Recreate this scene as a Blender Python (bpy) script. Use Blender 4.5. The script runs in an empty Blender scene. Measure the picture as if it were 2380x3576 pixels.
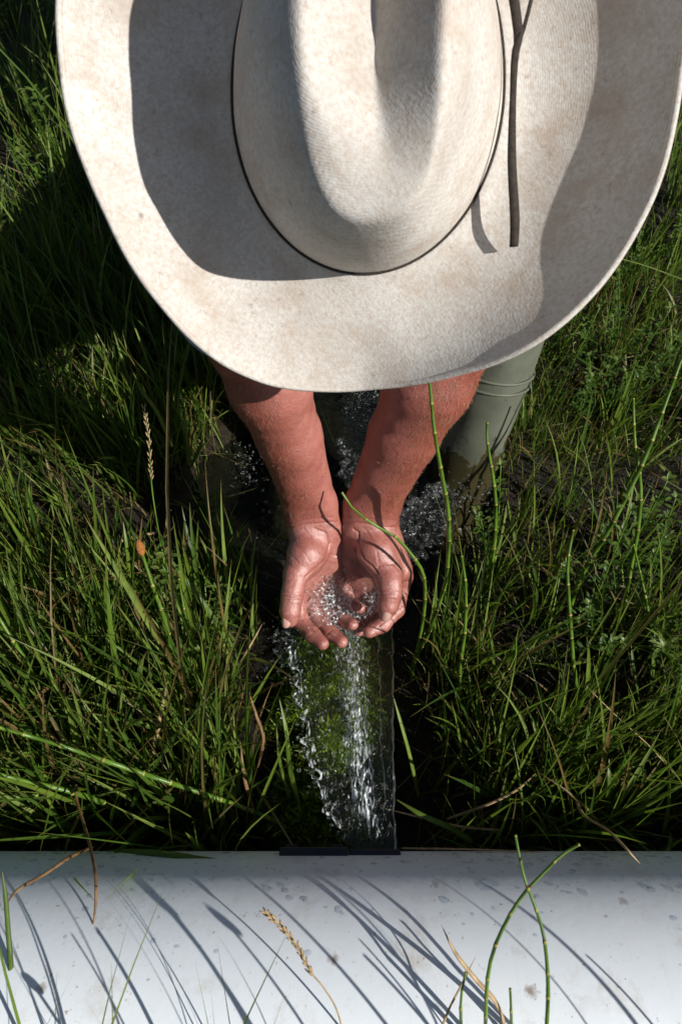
import bpy, math, random
import numpy as np
from mathutils import Vector, Matrix

random.seed(7); rng = np.random.default_rng(11)
C = bpy.context.scene.collection

# ------------------------------------------------------------------ camera frame
PITCH = math.radians(57.0)
CAM = np.array([0.0, 0.05, 0.95])
FWD = np.array([0.0, math.cos(PITCH), -math.sin(PITCH)])
UPV = np.array([0.0, math.sin(PITCH), math.cos(PITCH)])
RGT = np.array([1.0, 0.0, 0.0])
FPX, CX, CY = 2384.0, 1190.0, 1788.0
SUN = np.array([0.70, -0.43, 0.57]); SUN = SUN/np.linalg.norm(SUN)

def K(px, py, d):
    """world point lying d metres in front of the photographer on a sight line"""
    return CAM + FWD*d + RGT*((px-CX)/FPX*d) + UPV*(-(py-CY)/FPX*d)
def HC(cx, cy, d):
    return K(850+cx*0.4464, 1650+cy*0.4464, d)
def proj(P):
    q = np.asarray(P) - CAM
    d = q@FWD
    return CX+FPX*(q@RGT)/d, CY-FPX*(q@UPV)/d, d

# ------------------------------------------------------------------ mesh helpers
def mesh_np(name, V, F, mats, parent=None, smooth=True, mi=None, attrs=None):
    me = bpy.data.meshes.new(name)
    V = np.asarray(V, dtype=np.float64)
    if isinstance(F, np.ndarray):
        n, k = F.shape
        me.vertices.add(len(V)); me.vertices.foreach_set('co', V.ravel())
        me.loops.add(n*k); me.loops.foreach_set('vertex_index', F.astype(np.int32).ravel())
        me.polygons.add(n)
        me.polygons.foreach_set('loop_start', np.arange(0, n*k, k, dtype=np.int32))
        me.polygons.foreach_set('loop_total', np.full(n, k, dtype=np.int32))
        me.update(calc_edges=True)
    else:
        me.from_pydata([tuple(v) for v in V], [], F)
    me.validate()
    if smooth: me.polygons.foreach_set('use_smooth', np.ones(len(me.polygons), dtype=bool))
    for m in (mats if isinstance(mats, (list, tuple)) else [mats]): me.materials.append(m)
    if mi is not None: me.polygons.foreach_set('material_index', np.asarray(mi, dtype=np.int32))
    for k, a in (attrs or {}).items():
        a = np.asarray(a, dtype=np.float32)
        at = me.attributes.new(k, 'FLOAT', 'POINT'); at.data.foreach_set('value', a)
    o = bpy.data.objects.new(name, me); C.objects.link(o)
    if parent is not None:
        o.parent = parent
        o.matrix_parent_inverse = parent_matrix(parent).inverted()
    return o
def parent_matrix(p):
    m = Matrix.Translation(p.location) @ p.rotation_euler.to_matrix().to_4x4()
    if p.parent is not None: m = parent_matrix(p.parent) @ p.matrix_parent_inverse @ m
    return m
def tag(o, label=None, cat=None, group=None, kind=None):
    if label: o['label'] = label
    if cat: o['category'] = cat
    if group: o['group'] = group
    if kind: o['kind'] = kind
    return o
def thing(name, loc, label, cat, group=None):
    o = bpy.data.objects.new(name, None); C.objects.link(o)
    o.location = tuple(loc); o.empty_display_size = .05
    return tag(o, label, cat, group)

class MB:
    def __init__(s): s.V=[]; s.F=[]; s.M=[]; s.n=0
    def add(s, V, F, m=0):
        s.V.append(np.asarray(V, float)); s.F += [tuple(int(i)+s.n for i in f) for f in F]
        s.M += [m]*len(F) if np.isscalar(m) else list(m); s.n += len(V)
    def build(s, name, mats, parent=None, smooth=True):
        return mesh_np(name, np.concatenate(s.V), s.F, mats, parent, smooth, s.M)

def spline(P, n):
    P = np.asarray(P, float); m = len(P)
    Q = np.vstack([2*P[0]-P[1], P, 2*P[-1]-P[-2]])
    out = []
    for t in np.linspace(0, m-1, n):
        i = min(int(t), m-2); u = t-i
        a, b, c, d = Q[i], Q[i+1], Q[i+2], Q[i+3]
        out.append(.5*((2*b)+(-a+c)*u+(2*a-5*b+4*c-d)*u*u+(-a+3*b-3*c+d)*u**3))
    return np.array(out)
def frames(P):
    T = np.gradient(P, axis=0); T /= np.linalg.norm(T, axis=1)[:, None]+1e-9
    N = []; n = np.cross(T[0], [0.3, 0.2, 1.0]); n /= np.linalg.norm(n)
    for t in T:
        n = n - t*(n@t); n /= np.linalg.norm(n)+1e-9; N.append(n)
    N = np.array(N); B = np.cross(T, N)
    return T, N, B
def tube(P, R, k=8, flat=1.0):
    P = np.asarray(P, float); R = np.broadcast_to(np.asarray(R, float), (len(P),))
    T, N, B = frames(P)
    V = []
    for i in range(len(P)):
        for j in range(k):
            a = 2*math.pi*j/k
            V.append(P[i]+R[i]*(math.cos(a)*N[i]+math.sin(a)*flat*B[i]))
    F = []
    for i in range(len(P)-1):
        for j in range(k):
            F.append((i*k+j, i*k+(j+1)%k, (i+1)*k+(j+1)%k, (i+1)*k+j))
    F.append(tuple(range(k))[::-1]); F.append(tuple((len(P)-1)*k+j for j in range(k)))
    return np.array(V), F

def wob(P, f, seed=0, n=6):
    """cheap smooth 3-D noise, about -1..1"""
    r = np.random.default_rng(seed); P = np.asarray(P, float); out = np.zeros(P.shape[:-1])
    for i in range(n):
        d = r.normal(size=P.shape[-1]); d /= np.linalg.norm(d)
        d2 = r.normal(size=P.shape[-1]); d2 /= np.linalg.norm(d2)
        out += np.sin(f*(1+.35*i)*(P@d)+r.uniform(0, 6.28)+1.3*np.sin(f*.6*(P@d2)+r.uniform(0, 6.28)))
    return out/math.sqrt(n)/1.2

# ------------------------------------------------------------------ materials
def new_mat(name):
    m = bpy.data.materials.new(name); m.use_nodes = True
    nt = m.node_tree; nt.nodes.clear()
    return m, nt
class G:
    def __init__(s, nt): s.nt = nt
    def n(s, t, **kw):
        nd = s.nt.nodes.new(t)
        for k, v in kw.items():
            if hasattr(nd, k): setattr(nd, k, v)
        return nd
    def l(s, a, b): s.nt.links.new(a, b)
    def noise(s, vec, scale, detail=4, rough=.55, dist=0):
        nd = s.n('ShaderNodeTexNoise'); nd.inputs['Scale'].default_value = scale
        nd.inputs['Detail'].default_value = detail; nd.inputs['Roughness'].default_value = rough
        nd.inputs['Distortion'].default_value = dist
        if vec is not None: s.l(vec, nd.inputs['Vector'])
        return nd.outputs['Fac']
    def ramp(s, fac, stops):
        r = s.n('ShaderNodeValToRGB'); cr = r.color_ramp
        while len(cr.elements) > 1: cr.elements.remove(cr.elements[0])
        cr.elements[0].position = stops[0][0]; cr.elements[0].color = (*stops[0][1], 1)
        for p, c in stops[1:]:
            e = cr.elements.new(p); e.color = (*c, 1)
        s.l(fac, r.inputs['Fac']); return r.outputs['Color']
    def mix(s, fac, a, b, mode='MIX'):
        m = s.n('ShaderNodeMix'); m.data_type = 'RGBA'; m.blend_type = mode
        for sock, v in ((m.inputs[0], fac), (m.inputs[6], a), (m.inputs[7], b)):
            if hasattr(v, 'is_output'): s.l(v, sock)
            elif np.isscalar(v): sock.default_value = v
            else: sock.default_value = (*v, 1)
        return m.outputs[2]
    def math(s, op, a, b=0.0, clamp=False):
        m = s.n('ShaderNodeMath'); m.operation = op; m.use_clamp = clamp
        for sock, v in ((m.inputs[0], a), (m.inputs[1], b)):
            if hasattr(v, 'is_output'): s.l(v, sock)
            else: sock.default_value = v
        return m.outputs[0]
    def mapr(s, v, a, b, c=0., d=1.):
        m = s.n('ShaderNodeMapRange'); s.l(v, m.inputs[0])
        for i, q in enumerate((a, b, c, d)): m.inputs[i+1].default_value = q
        return m.outputs[0]
    def coord(s, scale=None, which='Object'):
        t = s.n('ShaderNodeTexCoord').outputs[which]
        if scale is None: return t
        mp = s.n('ShaderNodeMapping'); mp.inputs['Scale'].default_value = scale
        s.l(t, mp.inputs['Vector']); return mp.outputs['Vector']
    def geo(s): return s.n('ShaderNodeNewGeometry').outputs['Position']
    def attr(s, name):
        a = s.n('ShaderNodeAttribute'); a.attribute_name = name; return a.outputs['Fac']
    def bump(s, h, strength, dist, prev=None):
        b = s.n('ShaderNodeBump'); b.inputs['Strength'].default_value = strength
        b.inputs['Distance'].default_value = dist; s.l(h, b.inputs['Height'])
        if prev is not None: s.l(prev, b.inputs['Normal'])
        return b.outputs['Normal']
    def bsdf(s, col, rough=.5, spec=.5, normal=None, **kw):
        p = s.n('ShaderNodeBsdfPrincipled')
        for k, v in (('Base Color', col), ('Roughness', rough), ('Specular IOR Level', spec)):
            if hasattr(v, 'is_output'): s.l(v, p.inputs[k])
            elif np.isscalar(v): p.inputs[k].default_value = v
            else: p.inputs[k].default_value = (*v, 1)
        for k, v in kw.items(): p.inputs[k.replace('_', ' ')].default_value = v
        if normal is not None: s.l(normal, p.inputs['Normal'])
        return p
    def out(s, sh):
        o = s.n('ShaderNodeOutputMaterial'); s.l(sh if hasattr(sh, 'is_output') else sh.outputs[0], o.inputs['Surface'])

def simple(name, col, rough=.5, spec=.5, nscale=60, var=.25, bump=.3, bd=.001):
    m, nt = new_mat(name); g = G(nt); c = g.geo()
    f = g.noise(c, nscale, 5)
    dk = tuple(x*(1-var) for x in col); lt = tuple(min(1, x*(1+var)) for x in col)
    cc = g.ramp(f, [(.3, dk), (.7, lt)])
    g.out(g.bsdf(cc, rough, spec, g.bump(g.noise(c, nscale*6, 3), bump, bd))); return m

def leaf_mat(name, stops, trans=.42, rough=.42, dry=None):
    m, nt = new_mat(name); g = G(nt)
    c = g.ramp(g.attr('rnd'), stops)
    pos = g.geo()
    c = g.mix(g.mapr(g.noise(pos, 30, 3), .35, .7, 0, .5), c, (.045, .075, .012))
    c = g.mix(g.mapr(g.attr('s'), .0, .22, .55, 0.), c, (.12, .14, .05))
    c = g.mix(g.mapr(g.attr('s'), .82, 1., 0, .65), c, (.16, .10, .03))
    p = g.bsdf(c, rough, .45, g.bump(g.noise(pos, 900, 2), .25, .0004))
    t = g.n('ShaderNodeBsdfTranslucent')
    g.l(g.mix(.5, c, (.16, .26, .02)), t.inputs['Color'])
    mx = g.n('ShaderNodeMixShader'); mx.inputs[0].default_value = trans
    g.l(p.outputs[0], mx.inputs[1]); g.l(t.outputs[0], mx.inputs[2]); g.out(mx); return m

M = {}
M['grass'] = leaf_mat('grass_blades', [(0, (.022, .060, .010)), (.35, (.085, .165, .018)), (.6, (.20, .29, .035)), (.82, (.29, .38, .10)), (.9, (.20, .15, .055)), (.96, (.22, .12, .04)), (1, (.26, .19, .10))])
M['weed'] = leaf_mat('weed_leaves', [(0, (.028, .075, .02)), (.5, (.06, .13, .022)), (.85, (.12, .20, .03)), (1, (.17, .23, .05))])
M['moss'] = leaf_mat('moss_leaves', [(0, (.02, .05, .004)), (.4, (.15, .26, .012)), (1, (.32, .44, .025))], .3)

def horsetail_mats():
    m, nt = new_mat('horsetail_stem'); g = G(nt); pos = g.geo()
    c = g.ramp(g.noise(pos, 25, 3), [(.3, (.050, .115, .010)), (.7, (.12, .21, .02))])
    g.out(g.bsdf(c, .38, .5, g.bump(g.noise(g.geo(), 1500, 2), .3, .0003)))
    m2 = simple('horsetail_node', (.26, .25, .05), .5, .4, 200)
    m3 = simple('horsetail_node_dark', (.10, .05, .02), .6, .3, 200)
    return m, m2, m3
M['ht'], M['htn'], M['htd'] = horsetail_mats()
M['straw'] = simple('dry_stalk', (.36, .25, .13), .6, .3, 120, .35)
M['brownleaf'] = simple('withered_blade', (.17, .095, .04), .6, .3, 90, .4)
M['cone'] = simple('spore_cone', (.42, .17, .045), .7, .2, 900, .6, 1., .001)
M['black'] = simple('black_rubber', (.012, .013, .015), .35, .5, 80, .4)
M['flybody'] = simple('insect_black', (.015, .014, .012), .35, .5, 300)
M['leather'] = simple('leather_cord_brown', (.045, .034, .026), .7, .3, 300, .4, .8)
M['nail'] = simple('nail_keratin', (.47, .27, .22), .25, .5, 60, .1, .05)
M['jeans'] = simple('denim', (.05, .08, .14), .9, .1, 150, .3, .6)
M['shirt'] = simple('shirt_cotton', (.22, .30, .38), .9, .1, 80, .15, .5)
M['hair'] = simple('grey_hair', (.15, .11, .08), .7, .3, 400, .4, 1.)

def mat_hat():
    m, nt = new_mat('straw_felt_hat'); g = G(nt)
    o = g.coord()
    base = g.ramp(g.noise(o, 14, 5, .6), [(.30, (.52, .49, .445)), (.52, (.62, .60, .56)), (.75, (.70, .685, .65))])
    stain = g.mapr(g.noise(o, 20, 6, .65, .4), .50, .72, 0, .55)
    c = g.mix(stain, base, (.36, .25, .17))
    c = g.mix(g.mapr(g.noise(o, 300, 3, .7), .40, .70, 0, .55), c, (.40, .30, .22))
    c = g.mix(g.mapr(g.noise(o, 110, 4, .65), .62, .74, 0, .5), c, (.22, .14, .09))
    vo = g.n('ShaderNodeTexVoronoi'); vo.inputs['Scale'].default_value = 24; g.l(o, vo.inputs['Vector'])
    c = g.mix(g.mapr(vo.outputs['Distance'], .0, .075, .75, 0.), c, (.12, .08, .055))
    w = g.n('ShaderNodeTexWave'); w.wave_type = 'RINGS'; w.rings_direction = 'Z'
    w.inputs['Scale'].default_value = 190; w.inputs['Distortion'].default_value = 4.0; w.inputs['Detail'].default_value = 2
    w.inputs['Detail Scale'].default_value = .5
    g.l(o, w.inputs['Vector'])
    w2 = g.n('ShaderNodeTexWave'); w2.wave_type = 'BANDS'; w2.bands_direction = 'DIAGONAL'
    w2.inputs['Scale'].default_value = 150; w2.inputs['Distortion'].default_value = 3; g.l(o, w2.inputs['Vector'])
    wv = g.math('ADD', g.math('MULTIPLY', w.outputs['Fac'], .7), g.math('MULTIPLY', w2.outputs['Fac'], .2))
    c = g.mix(g.mapr(wv, 0, 1, .12, 0), c, (.34, .26, .19))
    nb = g.bump(wv, .28, .0003)
    nb = g.bump(g.noise(o, 420, 3), .5, .0008, nb)
    g.out(g.bsdf(c, .85, .2, nb)); return m
M['hat'] = mat_hat()

def mat_skin():
    m, nt = new_mat('sunburnt_skin'); g = G(nt); o = g.geo()
    tan = g.ramp(g.noise(o, 55, 6, .65), [(.3, (.19, .050, .033)), (.7, (.33, .100, .070))])
    pale = g.ramp(g.noise(o, 45, 4), [(.3, (.38, .135, .108)), (.7, (.54, .235, .192))])
    c = g.mix(g.attr('palm'), tan, pale)
    c = g.mix(g.mapr(g.noise(o, 260, 5, .75), .46, .70, 0, .55), c, (.32, .075, .045))
    c = g.mix(g.mapr(g.noise(o, 160, 3), .68, .8, 0, .5), c, (.20, .07, .04))
    c = g.mix(g.mapr(g.attr('crease'), 0, 1, 0, .6), c, (.28, .06, .045))
    wet = g.attr('wet')
    r = g.math('SUBTRACT', .43, g.math('MULTIPLY', wet, .24))
    nb = g.bump(g.noise(o, 550, 4, .7), .8, .0014)
    nb = g.bump(g.noise(o, 170, 4, .6), .45, .0022, nb)
    p = g.bsdf(c, r, .5, nb)
    p.inputs['Subsurface Weight'].default_value = .06
    p.inputs['Subsurface Radius'].default_value = (1, .25, .12); p.inputs['Subsurface Scale'].default_value = .006
    g.l(g.math('MULTIPLY', wet, 1.0), p.inputs['Coat Weight']); p.inputs['Coat Roughness'].default_value = .2
    g.l(g.bump(g.noise(o, 420, 4, .7), .5, .0016), p.inputs['Coat Normal'])
    g.out(p); return m
M['skin'] = mat_skin()

def mat_pipe():
    m, nt = new_mat('white_pvc'); g = G(nt); o = g.geo()
    c = g.ramp(g.noise(o, 9, 4), [(.3, (.74, .795, .83)), (.7, (.79, .83, .86))])
    c = g.mix(g.mapr(g.noise(o, 26, 6, .7, .3), .54, .76, 0, .6), c, (.50, .44, .36))
    c = g.mix(g.mapr(g.noise(o, 130, 4, .75), .645, .70, 0, .85), c, (.33, .25, .17))
    vo = g.n('ShaderNodeTexVoronoi'); vo.inputs['Scale'].default_value = 15; g.l(o, vo.inputs['Vector'])
    blot = g.mapr(g.math('ADD', vo.outputs['Distance'], g.math('MULTIPLY', g.noise(o, 200, 4), .16)), .10, .17, .85, 0.)
    c = g.mix(blot, c, (.26, .19, .13))
    st = g.noise(g.coord((60, 2.5, 2.5), 'Object'), 6, 3)
    c = g.mix(g.mapr(st, .62, .72, 0, .12), c, (.5, .45, .38))
    nb = g.bump(g.noise(o, 60, 4), .12, .002)
    g.out(g.bsdf(c, g.mapr(g.noise(o, 40, 4), .3, .7, .30, .5), .45, nb)); return m
M['pipe'] = mat_pipe()

def mat_water(name, tint=(.90, .95, .92), rs=260, bs=.8, bd=.003, refr=.5, mapping=None, foam_glint=0., glossr=.03, lo=.60, hi=.68, fs=240, fmap=None, f0=.025):
    m, nt = new_mat(name); g = G(nt)
    o = g.geo() if mapping is None else g.coord(mapping)
    nb = g.bump(g.noise(o, rs, 3, .6, .6), bs, bd)
    lw = g.n('ShaderNodeLayerWeight'); lw.inputs['Blend'].default_value = .5; g.l(g.bump(g.noise(o, rs, 3, .6, .6), bs*.5, bd), lw.inputs['Normal'])
    frs = g.math('ADD', f0, g.math('MULTIPLY', g.math('POWER', lw.outputs['Facing'], 3.4), .8))
    tr = g.n('ShaderNodeBsdfTransparent'); tr.inputs[0].default_value = (*tint, 1)
    rf = g.n('ShaderNodeBsdfRefraction'); rf.inputs['IOR'].default_value = 1.25; rf.inputs['Roughness'].default_value = .0
    rf.inputs['Color'].default_value = (*tint, 1); g.l(nb, rf.inputs['Normal'])
    gl = g.n('ShaderNodeBsdfGlossy'); gl.inputs['Roughness'].default_value = glossr; g.l(nb, gl.inputs['Normal'])
    a = g.n('ShaderNodeMixShader'); a.inputs[0].default_value = refr; g.l(tr.outputs[0], a.inputs[1]); g.l(rf.outputs[0], a.inputs[2])
    b = g.n('ShaderNodeMixShader'); g.l(g.math('MULTIPLY', frs, 1.0, True), b.inputs[0]); g.l(a.outputs[0], b.inputs[1]); g.l(gl.outputs[0], b.inputs[2])
    res = b
    if foam_glint > 0:
        df = g.n('ShaderNodeBsdfDiffuse'); df.inputs[0].default_value = (.85, .9, .9, 1)  # white froth specks, with sun glints painted in as diffuse colour
        c = g.n('ShaderNodeMixShader'); g.l(g.math('MULTIPLY', g.mapr(g.math('ADD', g.noise(g.geo() if fmap is None else g.coord(fmap), fs, 3, .6, .8), g.math('MULTIPLY', g.attr('foam_glint'), .18)), lo+.09, hi+.09), foam_glint, True), c.inputs[0])
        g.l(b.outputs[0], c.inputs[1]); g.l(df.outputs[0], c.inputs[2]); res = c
    g.out(res); return m
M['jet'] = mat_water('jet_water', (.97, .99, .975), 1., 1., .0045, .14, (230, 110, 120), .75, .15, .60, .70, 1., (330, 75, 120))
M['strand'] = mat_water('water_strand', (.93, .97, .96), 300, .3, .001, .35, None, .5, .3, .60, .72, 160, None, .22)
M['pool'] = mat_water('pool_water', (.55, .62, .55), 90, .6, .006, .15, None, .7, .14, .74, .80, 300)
M['drop'] = mat_water('water_drop', (.97, .99, .98), 500, .15, .0005, .5, None, .85, .16, .53, .60, 420)  # white patches paint the sparkle of the drops
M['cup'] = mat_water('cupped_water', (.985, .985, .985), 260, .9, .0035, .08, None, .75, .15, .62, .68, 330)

def mat_ground():
    m, nt = new_mat('wet_mud'); g = G(nt); o = g.geo()
    c = g.ramp(g.noise(o, 25, 6, .65), [(.3, (.008, .006, .004)), (.55, (.022, .015, .009)), (.8, (.045, .030, .018))])
    nb = g.bump(g.noise(o, 60, 6, .7), .9, .02)
    g.out(g.bsdf(c, .55, .35, nb)); return m
M['mud'] = mat_ground()
M['mossbed'] = simple('moss_bed_green', (.035, .065, .008), .7, .3, 200, .6, 1., .002)
def mat_boot():
    m, nt = new_mat('olive_rubber_boot'); g = G(nt); o = g.geo()
    c = g.ramp(g.noise(o, 18, 4), [(.3, (.085, .092, .066)), (.7, (.135, .142, .105))])
    # wet and muddy low down, with a ragged tide line
    z = g.n('ShaderNodeSeparateXYZ'); g.l(o, z.inputs[0])
    lvl = g.math('ADD', z.outputs[2], g.math('MULTIPLY', g.noise(o, 38, 4, .6), -.16))
    wet = g.mapr(lvl, .065, .075, 1, 0)
    c = g.mix(wet, c, (.045, .038, .017))
    c = g.mix(g.mapr(g.noise(o, 75, 4, .6), .62, .68, 0, .6), c, (.07, .065, .04))
    r = g.mapr(wet, 0, 1, .55, .2)
    g.out(g.bsdf(c, r, .4, g.bump(g.noise(o, 200, 3), .3, .0008))); return m
M['boot'] = mat_boot()
# ------------------------------------------------------------------ implicit bodies
def cap(a, b, ra, rb): return ('cap', np.asarray(a, float), np.asarray(b, float), ra, rb)
def ell(c, ax, rad):
    ax = np.array([np.asarray(v, float)/np.linalg.norm(v) for v in ax]); return ('ell', np.asarray(c, float), ax, np.asarray(rad, float))
def prim(p, X):
    if p[0] == 'cap':
        a, b, ra, rb = p[1:]; ab = b-a
        t = np.clip(((X-a)@ab)/(ab@ab+1e-12), 0, 1)
        return np.linalg.norm(X-(a+t[:, None]*ab), axis=1)-(ra+(rb-ra)*t)
    c, ax, r = p[1:]
    q = (X-c)@ax.T
    k0 = np.linalg.norm(q/r, axis=1); k1 = np.linalg.norm(q/(r*r), axis=1)+1e-9
    return k0*(k0-1)/k1
def smin(a, b, k):
    h = np.clip(k-np.abs(a-b), 0, None)/k
    return np.minimum(a, b)-h*h*k*.25
def field(groups, X):
    """groups: list of (k_inside, k_join, prims)"""
    tot = None
    for ki, kj, prims in groups:
        d = None
        for p in prims:
            e = prim(p, X); d = e if d is None else smin(d, e, ki)
        tot = d if tot is None else smin(tot, d, kj)
    return tot
def iso(groups, h, extra=None):
    lo, hi = np.full(3, 1e9), np.full(3, -1e9)
    for _, _, pr in groups:
        for p in pr:
            if p[0] == 'cap':
                for q, r in ((p[1], p[3]), (p[2], p[4])): lo = np.minimum(lo, q-r); hi = np.maximum(hi, q+r)
            else:
                r = p[3].max(); lo = np.minimum(lo, p[1]-r); hi = np.maximum(hi, p[1]+r)
    lo -= 4*h; hi += 4*h
    Bk = 8
    nb = np.ceil((hi-lo)/(h*Bk)).astype(int)
    I = np.stack(np.meshgrid(*[np.arange(n) for n in nb], indexing='ij'), -1).reshape(-1, 3)
    cen = lo+(I+.5)*h*Bk
    D = field(groups, cen)
    act = np.abs(D) < h*Bk*.9+.004
    S = np.repeat(np.repeat(np.repeat(D.reshape(nb), Bk, 0), Bk, 1), Bk, 2).astype(np.float32)
    loc = np.stack(np.meshgrid(*[np.arange(Bk)]*3, indexing='ij'), -1).reshape(-1, 3)
    idx = (I[act][:, None, :]*Bk+loc[None]).reshape(-1, 3)
    for s in range(0, len(idx), 400000):
        ii = idx[s:s+400000]; X = lo+ii*h; d = field(groups, X)
        if extra is not None: d = d+extra(X)
        S[ii[:, 0], ii[:, 1], ii[:, 2]] = d
    neg = S < 0
    n = S.shape
    cnt = np.zeros(np.array(n)-1, np.int8)
    sl = lambda o: tuple(slice(o[a], n[a]-1+o[a]) for a in range(3))
    corners = [(i, j, k) for i in (0, 1) for j in (0, 1) for k in (0, 1)]
    for c in corners: cnt += neg[sl(c)]
    mixed = (cnt > 0) & (cnt < 8)
    cells = np.argwhere(mixed)
    vid = np.full(mixed.shape, -1, np.int64); vid[mixed] = np.arange(len(cells))
    acc = np.zeros((len(cells), 3)); w = np.zeros(len(cells))
    for a in corners:
        for ax in range(3):
            if a[ax] == 0:
                b = list(a); b[ax] = 1
                sa = S[cells[:, 0]+a[0], cells[:, 1]+a[1], cells[:, 2]+a[2]]
                sb = S[cells[:, 0]+b[0], cells[:, 1]+b[1], cells[:, 2]+b[2]]
                m = (sa < 0) != (sb < 0)
                t = np.where(m, sa/(sa-sb+1e-12*(sa == sb)), 0)
                pt = np.tile(np.array(a, float), (len(cells), 1)); pt[:, ax] = t
                acc[m] += pt[m]; w[m] += 1
    V = lo+(cells+acc/np.maximum(w, 1)[:, None])*h
    F = []
    for ax in range(3):
        o1, o2 = [(1, 2), (2, 0), (0, 1)][ax]
        s0 = [slice(1, n[i]-1) for i in range(3)]; s0[ax] = slice(0, n[ax]-1); s1 = list(s0); s1[ax] = slice(1, n[ax])
        A = neg[tuple(s0)]; B = neg[tuple(s1)]
        E = np.argwhere(A != B); base = E.copy()
        for i in range(3):
            if i != ax: base[:, i] += 1
        q = []
        for d1, d2 in ((-1, -1), (0, -1), (0, 0), (-1, 0)):
            c = base.copy(); c[:, o1] += d1; c[:, o2] += d2
            q.append(vid[c[:, 0], c[:, 1], c[:, 2]])
        q = np.stack(q, 1)
        fl = ~A[E[:, 0], E[:, 1], E[:, 2]]
        q[fl] = q[fl][:, ::-1]
        F.append(q)
    F = np.concatenate(F); F = F[(F >= 0).all(1)]
    # light smoothing
    for lam in (.5, .5):
        sm = np.zeros_like(V); ct = np.zeros(len(V))
        for a in range(4):
            i, j = F[:, a], F[:, (a+1) % 4]
            np.add.at(sm, i, V[j]); np.add.at(ct, i, 1)
        V = V*(1-lam)+lam*sm/np.maximum(ct, 1)[:, None]
    return V, F
def vnorm(V, F):
    n = np.cross(V[F[:, 2]]-V[F[:, 0]], V[F[:, 3]]-V[F[:, 1]]); N = np.zeros_like(V)
    for a in range(4): np.add.at(N, F[:, a], n)
    return N/(np.linalg.norm(N, axis=1)[:, None]+1e-12)

def finger(pts, rad):
    P = [HC(*p) for p in pts]
    return [cap(P[i], P[i+1], rad[i], rad[i+1]) for i in range(len(P)-1)]
def padell(c, axis, r):  # blob elongated along an axis, in view space
    a = np.asarray(axis, float); a /= np.linalg.norm(a)
    b = np.cross(a, FWD); b /= np.linalg.norm(b); c3 = np.cross(a, b)
    return ell(c, (a, b, c3), r)

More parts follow.
